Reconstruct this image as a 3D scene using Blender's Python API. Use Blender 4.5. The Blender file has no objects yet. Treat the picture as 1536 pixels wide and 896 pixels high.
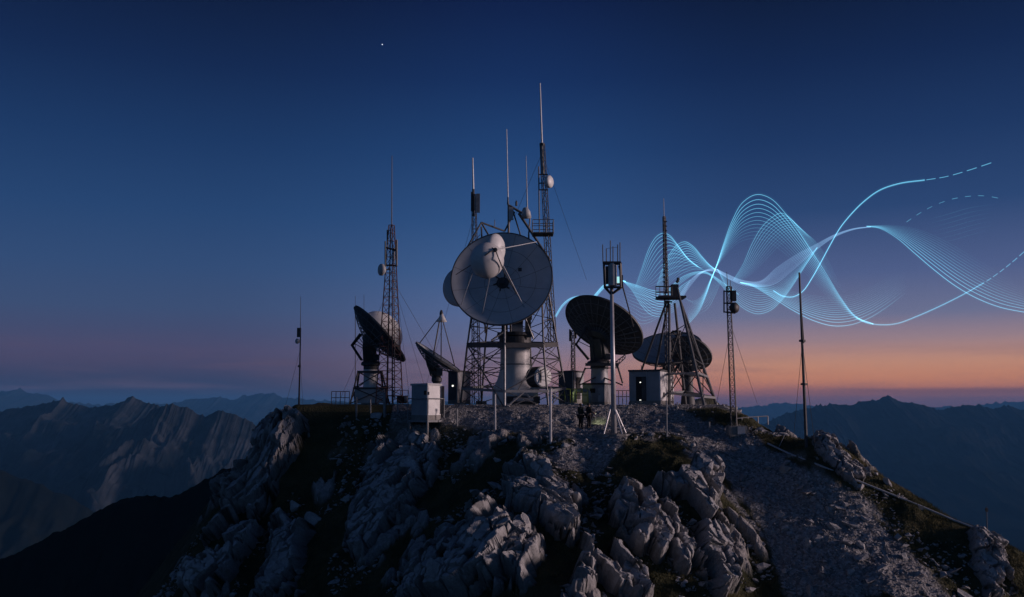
import bpy, bmesh, math, random
import numpy as np
from mathutils import Vector, Matrix
R = math.radians
rng = np.random.default_rng(7)
random.seed(7)
SC = bpy.context.scene
COL = SC.collection

# ------------------------------------------------------------------ camera
F = 1400.0
PITCH = math.atan(162.0 / F)
SP, CP = math.sin(PITCH), math.cos(PITCH)
cam = bpy.data.cameras.new('camera'); co = bpy.data.objects.new('camera', cam); COL.objects.link(co)
cam.sensor_width = 36.0; cam.lens = 36.0 * F / 1536.0
cam.clip_start = 0.5; cam.clip_end = 200000.0
co.location = (0, 0, 0); co.rotation_euler = (math.pi / 2 + PITCH, 0, 0)
SC.camera = co

def at(x, y, Y):
    u, v = (x - 768.0) / F, (448.0 - y) / F
    dy, dz = CP - v * SP, SP + v * CP
    k = Y / dy
    return Vector((u * k, Y, dz * k))

def project(P):
    d = P[..., 1] * CP + P[..., 2] * SP
    v = -P[..., 1] * SP + P[..., 2] * CP
    return 768 + F * P[..., 0] / d, 448 - F * v / d

# ------------------------------------------------------------------ noise
def _h(ix, iy, iz, seed):
    h = (ix.astype(np.int64) * 374761393 + iy.astype(np.int64) * 668265263 + iz.astype(np.int64) * 2147483647 + seed * 974711) & 0xFFFFFFFF
    h = ((h ^ (h >> 13)) * 1274126177) & 0xFFFFFFFF
    h = ((h ^ (h >> 16)) * 2246822519) & 0xFFFFFFFF
    return ((h ^ (h >> 15)) & 0xFFFFFF) / float(0xFFFFFF)

def vnoise(x, y, z=None, seed=0):
    if z is None: z = np.zeros_like(x)
    xi, yi, zi = np.floor(x), np.floor(y), np.floor(z)
    fx, fy, fz = x - xi, y - yi, z - zi
    fx, fy, fz = [f * f * f * (f * (f * 6 - 15) + 10) for f in (fx, fy, fz)]
    r = 0
    for a in (0, 1):
        for b in (0, 1):
            for c in (0, 1):
                w = (fx if a else 1 - fx) * (fy if b else 1 - fy) * (fz if c else 1 - fz)
                r = r + w * _h(xi + a, yi + b, zi + c, seed)
    return r * 2 - 1

def fbm(x, y, z=None, o=5, g=0.5, seed=0):
    r, a, s = 0, 1.0, 0.0
    for i in range(o):
        k = 2.0 ** i
        r = r + a * vnoise(x * k + 17.3 * i, y * k - 9.1 * i, None if z is None else z * k + 5.7 * i, seed + i)
        s += a; a *= g
    return r / s

def ridged(x, y, o=6, g=0.5, seed=0):
    r, a, s, w = 0, 1.0, 0.0, 1.0
    for i in range(o):
        k = 2.0 ** i
        n = 1 - np.abs(vnoise(x * k + 31.7 * i, y * k + 3.3 * i, None, seed + i)); n = n * n
        r = r + a * n * w; w = np.clip(n * 1.6, 0, 1); s += a; a *= g
    return r / s

def worley(p, seed=0):
    """anisotropy is in p already; returns F1, F2, id of nearest cell, offset to its centre"""
    b = np.floor(p)
    n = len(p)
    f1 = np.full(n, 9.0); f2 = np.full(n, 9.0); cid = np.zeros(n); off = np.zeros((n, 3))
    for i in (-1, 0, 1):
        for j in (-1, 0, 1):
            for k in (-1, 0, 1):
                c = b + np.array([i, j, k])
                f = np.stack([_h(c[:, 0], c[:, 1], c[:, 2], seed + q) for q in range(3)], 1)
                d = c + 0.1 + 0.8 * f - p
                r = np.sqrt((d * d).sum(1))
                new = r < f1
                f2 = np.where(new, f1, np.minimum(f2, r))
                cid = np.where(new, _h(c[:, 0], c[:, 1], c[:, 2], seed + 9), cid)
                off = np.where(new[:, None], -d, off)
                f1 = np.where(new, r, f1)
    return f1, f2, cid, off

def sstep(a, b, x):
    t = np.clip((x - a) / (b - a), 0, 1); return t * t * (3 - 2 * t)

def poly_sdf(px, py, poly):
    """positive inside, in pixels of the photograph"""
    P = np.array(poly, float); Q = np.roll(P, -1, 0)
    d = np.full(px.shape, 1e9); ins = np.zeros(px.shape, bool)
    for (x0, y0), (x1, y1) in zip(P, Q):
        ex, ey = x1 - x0, y1 - y0
        t = np.clip(((px - x0) * ex + (py - y0) * ey) / (ex * ex + ey * ey + 1e-9), 0, 1)
        d = np.minimum(d, np.hypot(px - x0 - t * ex, py - y0 - t * ey))
        c = ((y0 > py) != (y1 > py)) & (px < ex * (py - y0) / (ey if ey else 1e-9) + x0)
        ins ^= c
    return np.where(ins, d, -d)

# ------------------------------------------------------------------ materials
def mat(name, col, rough=0.6, metal=0.0, var=0.25, scale=3.0, bump=0.0, bscale=20.0, col2=None, detail=6, spec=0.4):
    m = bpy.data.materials.new(name); m.use_nodes = True
    nt = m.node_tree; b = nt.nodes['Principled BSDF']
    b.inputs['Roughness'].default_value = rough; b.inputs['Metallic'].default_value = metal
    b.inputs['Specular IOR Level'].default_value = spec
    tc = nt.nodes.new('ShaderNodeTexCoord')
    n = nt.nodes.new('ShaderNodeTexNoise'); n.inputs['Scale'].default_value = scale; n.inputs['Detail'].default_value = detail
    n.inputs['Roughness'].default_value = 0.65
    nt.links.new(tc.outputs['Object'], n.inputs['Vector'])
    r = nt.nodes.new('ShaderNodeValToRGB'); r.color_ramp.elements[0].position = 0.35; r.color_ramp.elements[1].position = 0.68
    c2 = col2 if col2 else [c * (1 - var) for c in col]
    r.color_ramp.elements[0].color = (*c2, 1); r.color_ramp.elements[1].color = (*col, 1)
    nt.links.new(n.outputs['Fac'], r.inputs['Fac']); nt.links.new(r.outputs['Color'], b.inputs['Base Color'])
    if bump:
        n2 = nt.nodes.new('ShaderNodeTexNoise'); n2.inputs['Scale'].default_value = bscale; n2.inputs['Detail'].default_value = 8
        nt.links.new(tc.outputs['Object'], n2.inputs['Vector'])
        bp = nt.nodes.new('ShaderNodeBump'); bp.inputs['Strength'].default_value = bump; bp.inputs['Distance'].default_value = 0.1
        nt.links.new(n2.outputs['Fac'], bp.inputs['Height']); nt.links.new(bp.outputs['Normal'], b.inputs['Normal'])
    return m

def glow(name, col, strength):
    m = bpy.data.materials.new(name); m.use_nodes = True
    nt = m.node_tree; nt.nodes.clear()
    e = nt.nodes.new('ShaderNodeEmission'); e.inputs['Color'].default_value = (*col, 1); e.inputs['Strength'].default_value = strength
    o = nt.nodes.new('ShaderNodeOutputMaterial'); nt.links.new(e.outputs[0], o.inputs['Surface'])
    m.cycles.emission_sampling = 'NONE'
    return m

def glow_gas(name, col, strength):
    """a strand of light: it adds its own light and hides nothing"""
    m = glow(name, col, strength); nt = m.node_tree
    e = [n for n in nt.nodes if n.type == 'EMISSION'][0]; o = [n for n in nt.nodes if n.type == 'OUTPUT_MATERIAL'][0]
    t = nt.nodes.new('ShaderNodeBsdfTransparent'); a = nt.nodes.new('ShaderNodeAddShader')
    nt.links.new(e.outputs[0], a.inputs[0]); nt.links.new(t.outputs[0], a.inputs[1]); nt.links.new(a.outputs[0], o.inputs['Surface'])
    return m

WHITE = mat('white_paint', (0.72, 0.72, 0.72), 0.45, var=0.22, scale=1.2)
PANEL = mat('reflector_paint', (0.50, 0.52, 0.545), 0.5, var=0.16, scale=0.8)
PALE = mat('pale_grey_paint', (0.45, 0.46, 0.48), 0.5, var=0.25, scale=2)
STEEL = mat('weathered_steel', (0.13, 0.133, 0.14), 0.55, 0.2, var=0.4, scale=4)
GREY = mat('galvanised_steel', (0.26, 0.27, 0.285), 0.5, 0.3, var=0.35, scale=4)
BRIGHT = mat('bright_steel', (0.55, 0.55, 0.57), 0.4, 0.3, var=0.25, scale=4)
DARK = mat('dark_steel', (0.07, 0.072, 0.078), 0.55, 0.2, var=0.4, scale=4)
BLACK = mat('black_rubber', (0.015, 0.015, 0.017), 0.7, var=0.3)
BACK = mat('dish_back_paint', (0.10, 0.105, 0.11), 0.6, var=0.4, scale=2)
RED = mat('red_oxide_paint', (0.11, 0.040, 0.036), 0.55, var=0.45, scale=3)
CONC = mat('weathered_concrete', (0.26, 0.25, 0.24), 0.9, var=0.4, scale=1.5, bump=0.3, bscale=9)
MASON = mat('rough_masonry', (0.22, 0.21, 0.20), 0.9, var=0.5, scale=3, bump=0.8, bscale=4)
CLAD = mat('grey_cladding', (0.30, 0.31, 0.33), 0.55, var=0.2, scale=1.5)
CLOTHA = mat('dark_green_jacket', (0.022, 0.034, 0.024), 0.9)
CLOTHB = mat('black_jacket', (0.014, 0.014, 0.017), 0.9)
TROUSER = mat('dark_trousers', (0.012, 0.012, 0.016), 0.9)
SKIN = mat('skin', (0.36, 0.22, 0.16), 0.6, var=0.1)
HAIR = mat('dark_hair', (0.012, 0.01, 0.008), 0.7)
YEL = mat('lamp_yellow_rail', (0.38, 0.36, 0.08), 0.5)  # the work lamp's yellow light is partly put into this rail colour
LAMP = glow('lamp_glow', (0.95, 0.95, 0.85), 2.2)
TORCH = glow('torch_lens', (0.95, 1.0, 0.75), 3.0)
CYANLAMP = glow('cyan_lamp', (0.45, 0.95, 1.0), 0.9)
STAR = glow('star_light', (0.8, 0.85, 1.0), 3.0)
DOME = mat('mirror_paint', (0.58, 0.57, 0.57), 0.5, var=0.15, scale=2)

# ------------------------------------------------------------------ mesh builder
class MB:
    def __init__(s): s.v = []; s.f = []
    def add(s, vs, fs):
        o = len(s.v); s.v.extend([tuple(p) for p in vs]); s.f.extend([tuple(i + o for i in f) for f in fs]); return s
    def tube(s, p, q, r, n=6, r2=None):
        p, q = Vector(p), Vector(q); d = q - p
        if d.length < 1e-6: return s
        d.normalize(); a = d.orthogonal().normalized(); b = d.cross(a)
        r2 = r if r2 is None else r2
        A = [p + (a * math.cos(2 * math.pi * i / n) + b * math.sin(2 * math.pi * i / n)) * r for i in range(n)]
        B = [q + (a * math.cos(2 * math.pi * i / n) + b * math.sin(2 * math.pi * i / n)) * r2 for i in range(n)]
        return s.add(A + B, [(i, (i + 1) % n, n + (i + 1) % n, n + i) for i in range(n)] + [tuple(range(n))[::-1], tuple(range(n, 2 * n))])
    def path(s, pts, r, n=5, r2=None):
        pts = [Vector(p) for p in pts]; m = len(pts); ring = []; prev = None
        for i, p in enumerate(pts):
            d = (pts[min(i + 1, m - 1)] - pts[max(i - 1, 0)]).normalized()
            if prev is None: a = d.orthogonal().normalized()
            else:
                a = prev - d * prev.dot(d); a.normalize()
            prev = a; b = d.cross(a)
            rr = r[i] if isinstance(r, (list, tuple)) else r
            ring += [p + (a * math.cos(2 * math.pi * k / n) + b * math.sin(2 * math.pi * k / n)) * rr for k in range(n)]
        fs = [(i * n + k, i * n + (k + 1) % n, (i + 1) * n + (k + 1) % n, (i + 1) * n + k) for i in range(m - 1) for k in range(n)]
        return s.add(ring, fs + [tuple(range(n))[::-1], tuple(range((m - 1) * n, m * n))])
    def box(s, c, size, rot=None):
        c = Vector(c); hx, hy, hz = size[0] / 2, size[1] / 2, size[2] / 2
        P = [Vector((x * hx, y * hy, z * hz)) for z in (-1, 1) for y in (-1, 1) for x in (-1, 1)]
        if rot is not None: P = [rot @ p for p in P]
        return s.add([c + p for p in P], [(0, 2, 3, 1), (4, 5, 7, 6), (0, 1, 5, 4), (2, 6, 7, 3), (0, 4, 6, 2), (1, 3, 7, 5)])
    def beam(s, p, q, w, h=None):
        """square section bar"""
        p, q = Vector(p), Vector(q); h = h or w; d = (q - p)
        rot = d.to_track_quat('Y', 'Z').to_matrix()
        return s.box((p + q) / 2, (w, d.length, h), rot)
    def lathe(s, prof, M, n=48, close=True):
        vs = [M @ Vector((r * math.cos(2 * math.pi * i / n), r * math.sin(2 * math.pi * i / n), z)) for r, z in prof for i in range(n)]
        fs = [(j * n + i, j * n + (i + 1) % n, (j + 1) * n + (i + 1) % n, (j + 1) * n + i) for j in range(len(prof) - 1) for i in range(n)]
        if close:
            fs.append(tuple(range(n))[::-1]); fs.append(tuple(range((len(prof) - 1) * n, len(prof) * n)))
        return s.add(vs, fs)
    def prism(s, pts, dz):
        """pts: polygon in 3D; extruded by vector dz"""
        n = len(pts); dz = Vector(dz); A = [Vector(p) for p in pts]
        return s.add(A + [p + dz for p in A], [tuple(range(n))[::-1], tuple(range(n, 2 * n))] + [(i, (i + 1) % n, n + (i + 1) % n, n + i) for i in range(n)])

def link_mesh(name, v, f, m, smooth=False):
    me = bpy.data.meshes.new(name); me.from_pydata(v, [], f); me.update()
    if m: me.materials.append(m)
    if smooth: me.polygons.foreach_set('use_smooth', [True] * len(me.polygons))
    o = bpy.data.objects.new(name, me); COL.objects.link(o); return o

def fix_normals(o):
    bm = bmesh.new(); bm.from_mesh(o.data); bmesh.ops.recalc_face_normals(bm, faces=bm.faces); bm.to_mesh(o.data); bm.free()

def thing(name, label, cat, base, group=None):
    o = bpy.data.objects.new(name, None); COL.objects.link(o)
    o.empty_display_size = 0.3
    o.location = Vector(base); o['label'] = label; o['category'] = cat
    if group: o['group'] = group
    return o

def world_loc(o):
    p = Vector(o.location)
    while o.parent: o = o.parent; p += Vector(o.location)
    return p

def part(t, name, mb, m, smooth=False, label=None):
    """mb is in world coordinates; the part's origin sits at its own centre"""
    w = world_loc(t)
    V = [Vector(p) for p in mb.v]
    c = sum(V, Vector()) / len(V)
    o = link_mesh(name, [tuple(p - c) for p in V], mb.f, m, smooth); fix_normals(o)
    o.parent = t; o.location = c - w
    if label: o['label'] = label
    return o

def solo(name, mb, m, label, cat, group=None, smooth=False):
    V = [Vector(p) for p in mb.v]; c = sum(V, Vector()) / len(V); c.z = min(p.z for p in V)
    o = link_mesh(name, [tuple(p - c) for p in V], mb.f, m, smooth); fix_normals(o)
    o.location = c; o['label'] = label; o['category'] = cat
    if group: o['group'] = group
    return o

def fast_mesh(name, V, faces, m, smooth=True, attrs=None):
    V = np.asarray(V, np.float32); faces = np.asarray(faces, np.int32); k = faces.shape[1]
    me = bpy.data.meshes.new(name)
    me.vertices.add(len(V)); me.vertices.foreach_set('co', V.ravel())
    me.loops.add(faces.size); me.loops.foreach_set('vertex_index', faces.ravel())
    me.polygons.add(len(faces)); me.polygons.foreach_set('loop_start', np.arange(0, faces.size, k, dtype=np.int32))
    me.polygons.foreach_set('use_smooth', np.full(len(faces), smooth))
    me.update(calc_edges=True); me.validate()
    for n, a in (attrs or {}).items():
        at_ = me.attributes.new(n, 'FLOAT', 'POINT'); at_.data.foreach_set('value', np.asarray(a, np.float32))
    me.materials.append(m)
    o = bpy.data.objects.new(name, me); COL.objects.link(o); return o

def grid_faces(nr, nc, keep=None):
    i = np.arange(nr - 1)[:, None] * nc + np.arange(nc - 1)[None]
    f = np.stack([i, i + 1, i + nc + 1, i + nc], -1).reshape(-1, 4)
    return f if keep is None else f[keep.reshape(-1)]

# ------------------------------------------------------------------ the summit as a height field
CT = []
for x in (500, 580, 660, 740, 820, 900, 980, 1060): CT.append((x, 607, 76))
for x in (470, 600, 760, 920, 1080): CT.append((x, 607, 92))
CT += [  # bank and path
 (640,636,69),(700,643,68),(760,647,67),(830,650,65),(872,643,66.5),(920,650,61),(985,645,64),(1040,640,66),(1085,630,70),(1110,641,64),
 (690,616,71.5),(760,615,71),(830,613,71),(880,618,70),(950,620,70),(1020,625,70),
 # left shoulder
 (480,613,80),(470,616,85),(500,611,84),(462,617,82),(452,621,79),(432,642,77),(408,690,73),(392,722,70),(352,740,69),(332,790,65),(305,850,62),(285,896,60),
 (500,640,75),(455,690,72),(520,700,70),(560,650,72),(420,770,67),(500,780,63),(430,850,61),(400,896,59),(610,665,68),(600,700,66),(560,770,61.5),
 (540,835,58),(630,740,62),(640,800,57),(570,896,53),(680,690,64),(700,750,58),(660,840,52),(690,896,47),
 # nose of the ridge
 (790,690,60),(860,668,61),(820,715,56),(900,692,59),(790,740,54),(750,775,51.5),(735,830,48),(780,896,43.5),(860,740,55),(880,800,50),(865,860,46),(910,896,43.5),
 # right rib
 (950,682,58.5),(1005,676,59),(1050,700,57),(950,745,54),(1000,750,54),(1060,770,53),(1085,830,51),(985,820,49),(1050,870,47.5),(980,896,45.5),(1110,896,48),
 # gully and gravel
 (1085,680,60),(1110,730,57),(1150,800,53.5),(1170,850,51.5),(1190,896,49.5),(1150,690,59),(1200,750,55.5),(1260,820,52),(1320,896,48.5),
 # right flank
 (1120,628,66),(1160,655,62),(1212,671,58.5),(1245,672,58),(1300,720,56.5),(1350,745,55.5),(1420,780,54.5),(1480,802,53.5),(1536,832,52.5),(1330,790,54),(1420,860,51),(1480,870,51),(1420,896,49.5),(1536,896,50.5)]
CP_W = [tuple(at(*c)) for c in CT]
CP_W += [(-24,88,-4),(-25,78,-9),(-25,70,-13),(-26,62,-18),(-28,50,-23),(-34,80,-20),(-38,60,-30),(-50,75,-38),(-55,100,-34),(-70,60,-55),(-30,100,-14),
 (-22,35,-25),(-8,36,-15.5),(0,34,-12.5),(8,36,-13),(-6,24,-21),(4,24,-19),(20,36,-17),(-30,24,-38),(30,24,-30),(45,40,-32),
 (22,72,-7),(25,64,-9.5),(29,60,-12),(34,68,-19),(24,85,-10),(36,90,-26),(50,70,-34),(70,60,-48),(60,100,-46),(28,48,-14),(36,52,-17),(48,52,-25),
 (0,104,-4),(-15,112,-12),(15,112,-12),(0,125,-18),(-80,90,-60),(85,90,-62),(0,15,-27),(-15,15,-34),(20,15,-33)]
CPX = np.array(CP_W)
def tps_fit(P, lam=0.6):
    X = P[:, :2]; n = len(X)
    d2 = ((X[:, None] - X[None]) ** 2).sum(-1)
    K = 0.5 * d2 * np.log(d2 + 1e-9) + lam * np.eye(n)
    Q = np.hstack([np.ones((n, 1)), X])
    A = np.block([[K, Q], [Q.T, np.zeros((3, 3))]])
    return np.linalg.solve(A, np.concatenate([P[:, 2], np.zeros(3)]))
TW = tps_fit(CPX)
def base_z(x, y):
    sh = np.shape(x); x = np.ravel(x); y = np.ravel(y); out = np.empty(len(x)); n = len(CPX)
    for i in range(0, len(x), 40000):
        a, b = x[i:i + 40000], y[i:i + 40000]
        d2 = (a[:, None] - CPX[None, :, 0]) ** 2 + (b[:, None] - CPX[None, :, 1]) ** 2
        out[i:i + 40000] = (0.5 * d2 * np.log(d2 + 1e-9)) @ TW[:n] + TW[n] + TW[n + 1] * a + TW[n + 2] * b
    return out.reshape(sh)
def flat_w(x, y):
    """1 on the levelled plateau, where nothing is rough"""
    return sstep(66, 72, y) * (1 - sstep(94, 102, y)) * sstep(-19.5, -16.5, x) * (1 - sstep(16, 20, x))
def ground_z(x, y):
    z = base_z(x, y); w = flat_w(x, y)
    z = z * (1 - w) + (0.12 + 0.0 * z) * w * 1.0
    r = 1 - 0.9 * w
    z = z + r * (0.75 * fbm(x / 7.0, y / 7.0, o=4, seed=3) * 0.8 + 0.28 * fbm(x / 1.6, y / 1.6, o=4, seed=11)) * sstep(30, 45, y)
    return z
def hit(px, py, lo=38.0, hi=105.0):
    Y = np.linspace(lo, hi, 1500); a = at(px, py, 1.0)
    z = ground_z(a.x * Y, Y); ray = a.z * Y
    k = np.argmax(ray < z)
    if not (ray < z).any(): k = len(Y) - 1
    return Vector((a.x * Y[k], Y[k], z[k]))

# masks of the ground cover, traced on the ground
GRAVEL = [[(655,600),(640,634),(700,646),(790,652),(850,664),(800,700),(845,708),(905,702),(925,672),(945,650),(1000,655),(1030,680),(1085,735),(1135,800),(1165,850),(1185,900),(1425,900),(1360,820),(1292,745),(1212,690),(1150,668),(1110,645),(1050,630),(1010,604),(900,598)],
          [(600,640),(650,628),(640,655),(615,682),(585,690),(588,660)]]
def gravel_mask(px, py, x, y):
    n = 14 * fbm(x / 1.3, y / 1.3, o=4, seed=21) - 16 * sstep(.18, .5, fbm((x + .55 * y) / .8, (y - .4 * x) / 5.0, o=3, seed=23)) * sstep(64, 60, y)
    g = np.zeros(px.shape)
    for p in GRAVEL: g = np.maximum(g, sstep(-7, 7, poly_sdf(px, py, p) + n))
    return np.maximum(g, flat_w(x, y) * 0.9 * (x > -9))

NU, YS = 960, np.concatenate([np.linspace(16, 40, 50, endpoint=False), np.linspace(40, 70, 300, endpoint=False), np.linspace(70, 130, 90)])
U = np.linspace(-0.78, 0.78, NU)
GX = (U[None] * YS[:, None]); GY = np.repeat(YS[:, None], NU, 1)
GZ = ground_z(GX, GY)
GP = np.stack([GX, GY, GZ], -1)
gpx, gpy = project(GP)
gm = gravel_mask(gpx, gpy, GX, GY)
GZ2 = GZ + (0.035 * vnoise(GX / 0.12, GY / 0.12, None, 40) + 0.05 * vnoise(GX / 0.35, GY / 0.35, None, 41)) * gm * (1 - 0.6 * flat_w(GX, GY)) \
         + (1 - gm) * (0.10 * vnoise(GX / 0.5, GY / 0.5, None, 42) + 0.05 * vnoise(GX / 0.2, GY / 0.2, None, 43)) * (1 - flat_w(GX, GY))

def mk_ground():
    m = bpy.data.materials.new('turf_and_gravel'); m.use_nodes = True; nt = m.node_tree; b = nt.nodes['Principled BSDF']
    b.inputs['Roughness'].default_value = 0.95; b.inputs['Specular IOR Level'].default_value = 0.15
    L = nt.links.new
    tc = nt.nodes.new('ShaderNodeTexCoord')
    def noise(s, d=6, r=0.65):
        n = nt.nodes.new('ShaderNodeTexNoise'); n.inputs['Scale'].default_value = s; n.inputs['Detail'].default_value = d; n.inputs['Roughness'].default_value = r
        L(tc.outputs['Object'], n.inputs['Vector']); return n
    def ramp(src, stops):
        r = nt.nodes.new('ShaderNodeValToRGB'); e = r.color_ramp.elements
        e[0].position, e[0].color = stops[0][0], (*stops[0][1], 1); e[1].position, e[1].color = stops[-1][0], (*stops[-1][1], 1)
        for p, c in stops[1:-1]: q = e.new(p); q.color = (*c, 1)
        L(src, r.inputs['Fac']); return r
    n1 = noise(0.5); n2 = noise(9.0); n3 = noise(3.0, 8, 0.75)
    turf = ramp(n1.outputs['Fac'], [(0.3, (0.026, 0.030, 0.014)), (0.5, (0.050, 0.050, 0.025)), (0.7, (0.092, 0.082, 0.044))])
    v = nt.nodes.new('ShaderNodeTexVoronoi'); v.inputs['Scale'].default_value = 7.0; L(tc.outputs['Object'], v.inputs['Vector'])
    grav = ramp(v.outputs['Color'], [(0.1, (0.17, 0.166, 0.165)), (0.6, (0.34, 0.33, 0.33)), (0.95, (0.52, 0.51, 0.51))])
    gn = ramp(n3.outputs['Fac'], [(0.3, (0.55, 0.55, 0.55)), (0.7, (1, 1, 1))])
    mul = nt.nodes.new('ShaderNodeMix'); mul.data_type = 'RGBA'; mul.blend_type = 'MULTIPLY'; mul.inputs['Factor'].default_value = 1
    L(grav.outputs['Color'], mul.inputs['A']); L(gn.outputs['Color'], mul.inputs['B'])
    a = nt.nodes.new('ShaderNodeAttribute'); a.attribute_name = 'gravel'
    mix = nt.nodes.new('ShaderNodeMix'); mix.data_type = 'RGBA'
    L(a.outputs['Fac'], mix.inputs['Factor']); L(turf.outputs['Color'], mix.inputs['A']); L(mul.outputs['Result'], mix.inputs['B'])
    rc = ramp(n3.outputs['Fac'], [(0.3, (0.15, 0.15, 0.155)), (0.7, (0.42, 0.40, 0.39))])
    ra = nt.nodes.new('ShaderNodeAttribute'); ra.attribute_name = 'rock'
    mix2 = nt.nodes.new('ShaderNodeMix'); mix2.data_type = 'RGBA'
    L(ra.outputs['Fac'], mix2.inputs['Factor']); L(mix.outputs['Result'], mix2.inputs['A']); L(rc.outputs['Color'], mix2.inputs['B'])
    L(mix2.outputs['Result'], b.inputs['Base Color'])
    bp = nt.nodes.new('ShaderNodeBump'); bp.inputs['Strength'].default_value = 0.7; bp.inputs['Distance'].default_value = 0.12
    add = nt.nodes.new('ShaderNodeMath'); add.operation = 'ADD'; L(n2.outputs['Fac'], add.inputs[0]); L(v.outputs['Distance'], add.inputs[1])
    L(add.outputs[0], bp.inputs['Height']); L(bp.outputs['Normal'], b.inputs['Normal'])
    return m
GROUND = mk_ground()

# the rest of the mountain below the summit
def mk_slope():
    n = 241
    t = np.linspace(-1, 1, n); c = np.sign(t) * (np.abs(t) ** 1.8) * 1800
    X, Yv = np.meshgrid(c, c + 70.0)
    r = np.hypot(X * 1.0, (Yv - 75) * 0.8)
    z = -14 - 0.62 * r + 0.16 * r * fbm(X / 160, Yv / 160, o=5, seed=51)
    z = np.maximum(z, -940)
    w = sstep(60, 140, r)
    near = np.hypot(X, Yv - 70) < 150
    bz = np.full(z.shape, -40.0); bz[near] = base_z(X[near], Yv[near])
    z = np.where(near, bz * (1 - w) + z * w - 2.0, z)
    fc = (np.abs(X) < 0.70 * Yv) & (Yv > 20) & (Yv < 122)
    keep = ~(fc[:-1, :-1] & fc[1:, :-1] & fc[:-1, 1:] & fc[1:, 1:])
    o = fast_mesh('mountain_slope', np.stack([X, Yv, z], -1).reshape(-1, 3), grid_faces(n, n, keep), GROUND, True, {'gravel': np.zeros(n * n)})
    o['kind'] = 'structure'
mk_slope()

# ------------------------------------------------------------------ rock outcrops: jointed limestone breaking out of the turf
def mk_rock():
    m = bpy.data.materials.new('limestone'); m.use_nodes = True; nt = m.node_tree; b = nt.nodes['Principled BSDF']; L = nt.links.new
    b.inputs['Roughness'].default_value = 0.92; b.inputs['Specular IOR Level'].default_value = 0.2
    tc = nt.nodes.new('ShaderNodeTexCoord')
    def noise(s, d=8, r=0.7):
        n = nt.nodes.new('ShaderNodeTexNoise'); n.inputs['Scale'].default_value = s; n.inputs['Detail'].default_value = d; n.inputs['Roughness'].default_value = r
        L(tc.outputs['Object'], n.inputs['Vector']); return n
    n1 = noise(1.1); n2 = noise(7.0)
    r = nt.nodes.new('ShaderNodeValToRGB'); e = r.color_ramp.elements
    e[0].position, e[0].color = 0.30, (0.17, 0.172, 0.178, 1); e[1].position, e[1].color = 0.66, (0.52, 0.515, 0.52, 1)
    q = e.new(0.5); q.color = (0.36, 0.355, 0.36, 1)
    mx = nt.nodes.new('ShaderNodeMath'); mx.operation = 'MULTIPLY_ADD'; mx.inputs[1].default_value = 0.45; 
    m2 = nt.nodes.new('ShaderNodeMath'); m2.operation = 'MULTIPLY'; m2.inputs[1].default_value = 0.55
    L(n1.outputs['Fac'], m2.inputs[0]); L(n2.outputs['Fac'], mx.inputs[0]); L(m2.outputs[0], mx.inputs[2]); L(mx.outputs[0], r.inputs['Fac'])
    a = nt.nodes.new('ShaderNodeAttribute'); a.attribute_name = 'moss'
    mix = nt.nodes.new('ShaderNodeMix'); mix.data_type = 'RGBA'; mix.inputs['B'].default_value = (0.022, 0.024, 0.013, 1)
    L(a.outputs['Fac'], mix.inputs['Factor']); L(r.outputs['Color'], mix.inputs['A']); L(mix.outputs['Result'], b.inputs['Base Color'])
    bp = nt.nodes.new('ShaderNodeBump'); bp.inputs['Strength'].default_value = 0.9; bp.inputs['Distance'].default_value = 0.12
    L(n2.outputs['Fac'], bp.inputs['Height']); L(bp.outputs['Normal'], b.inputs['Normal'])
    return m
ROCK = mk_rock()
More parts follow.
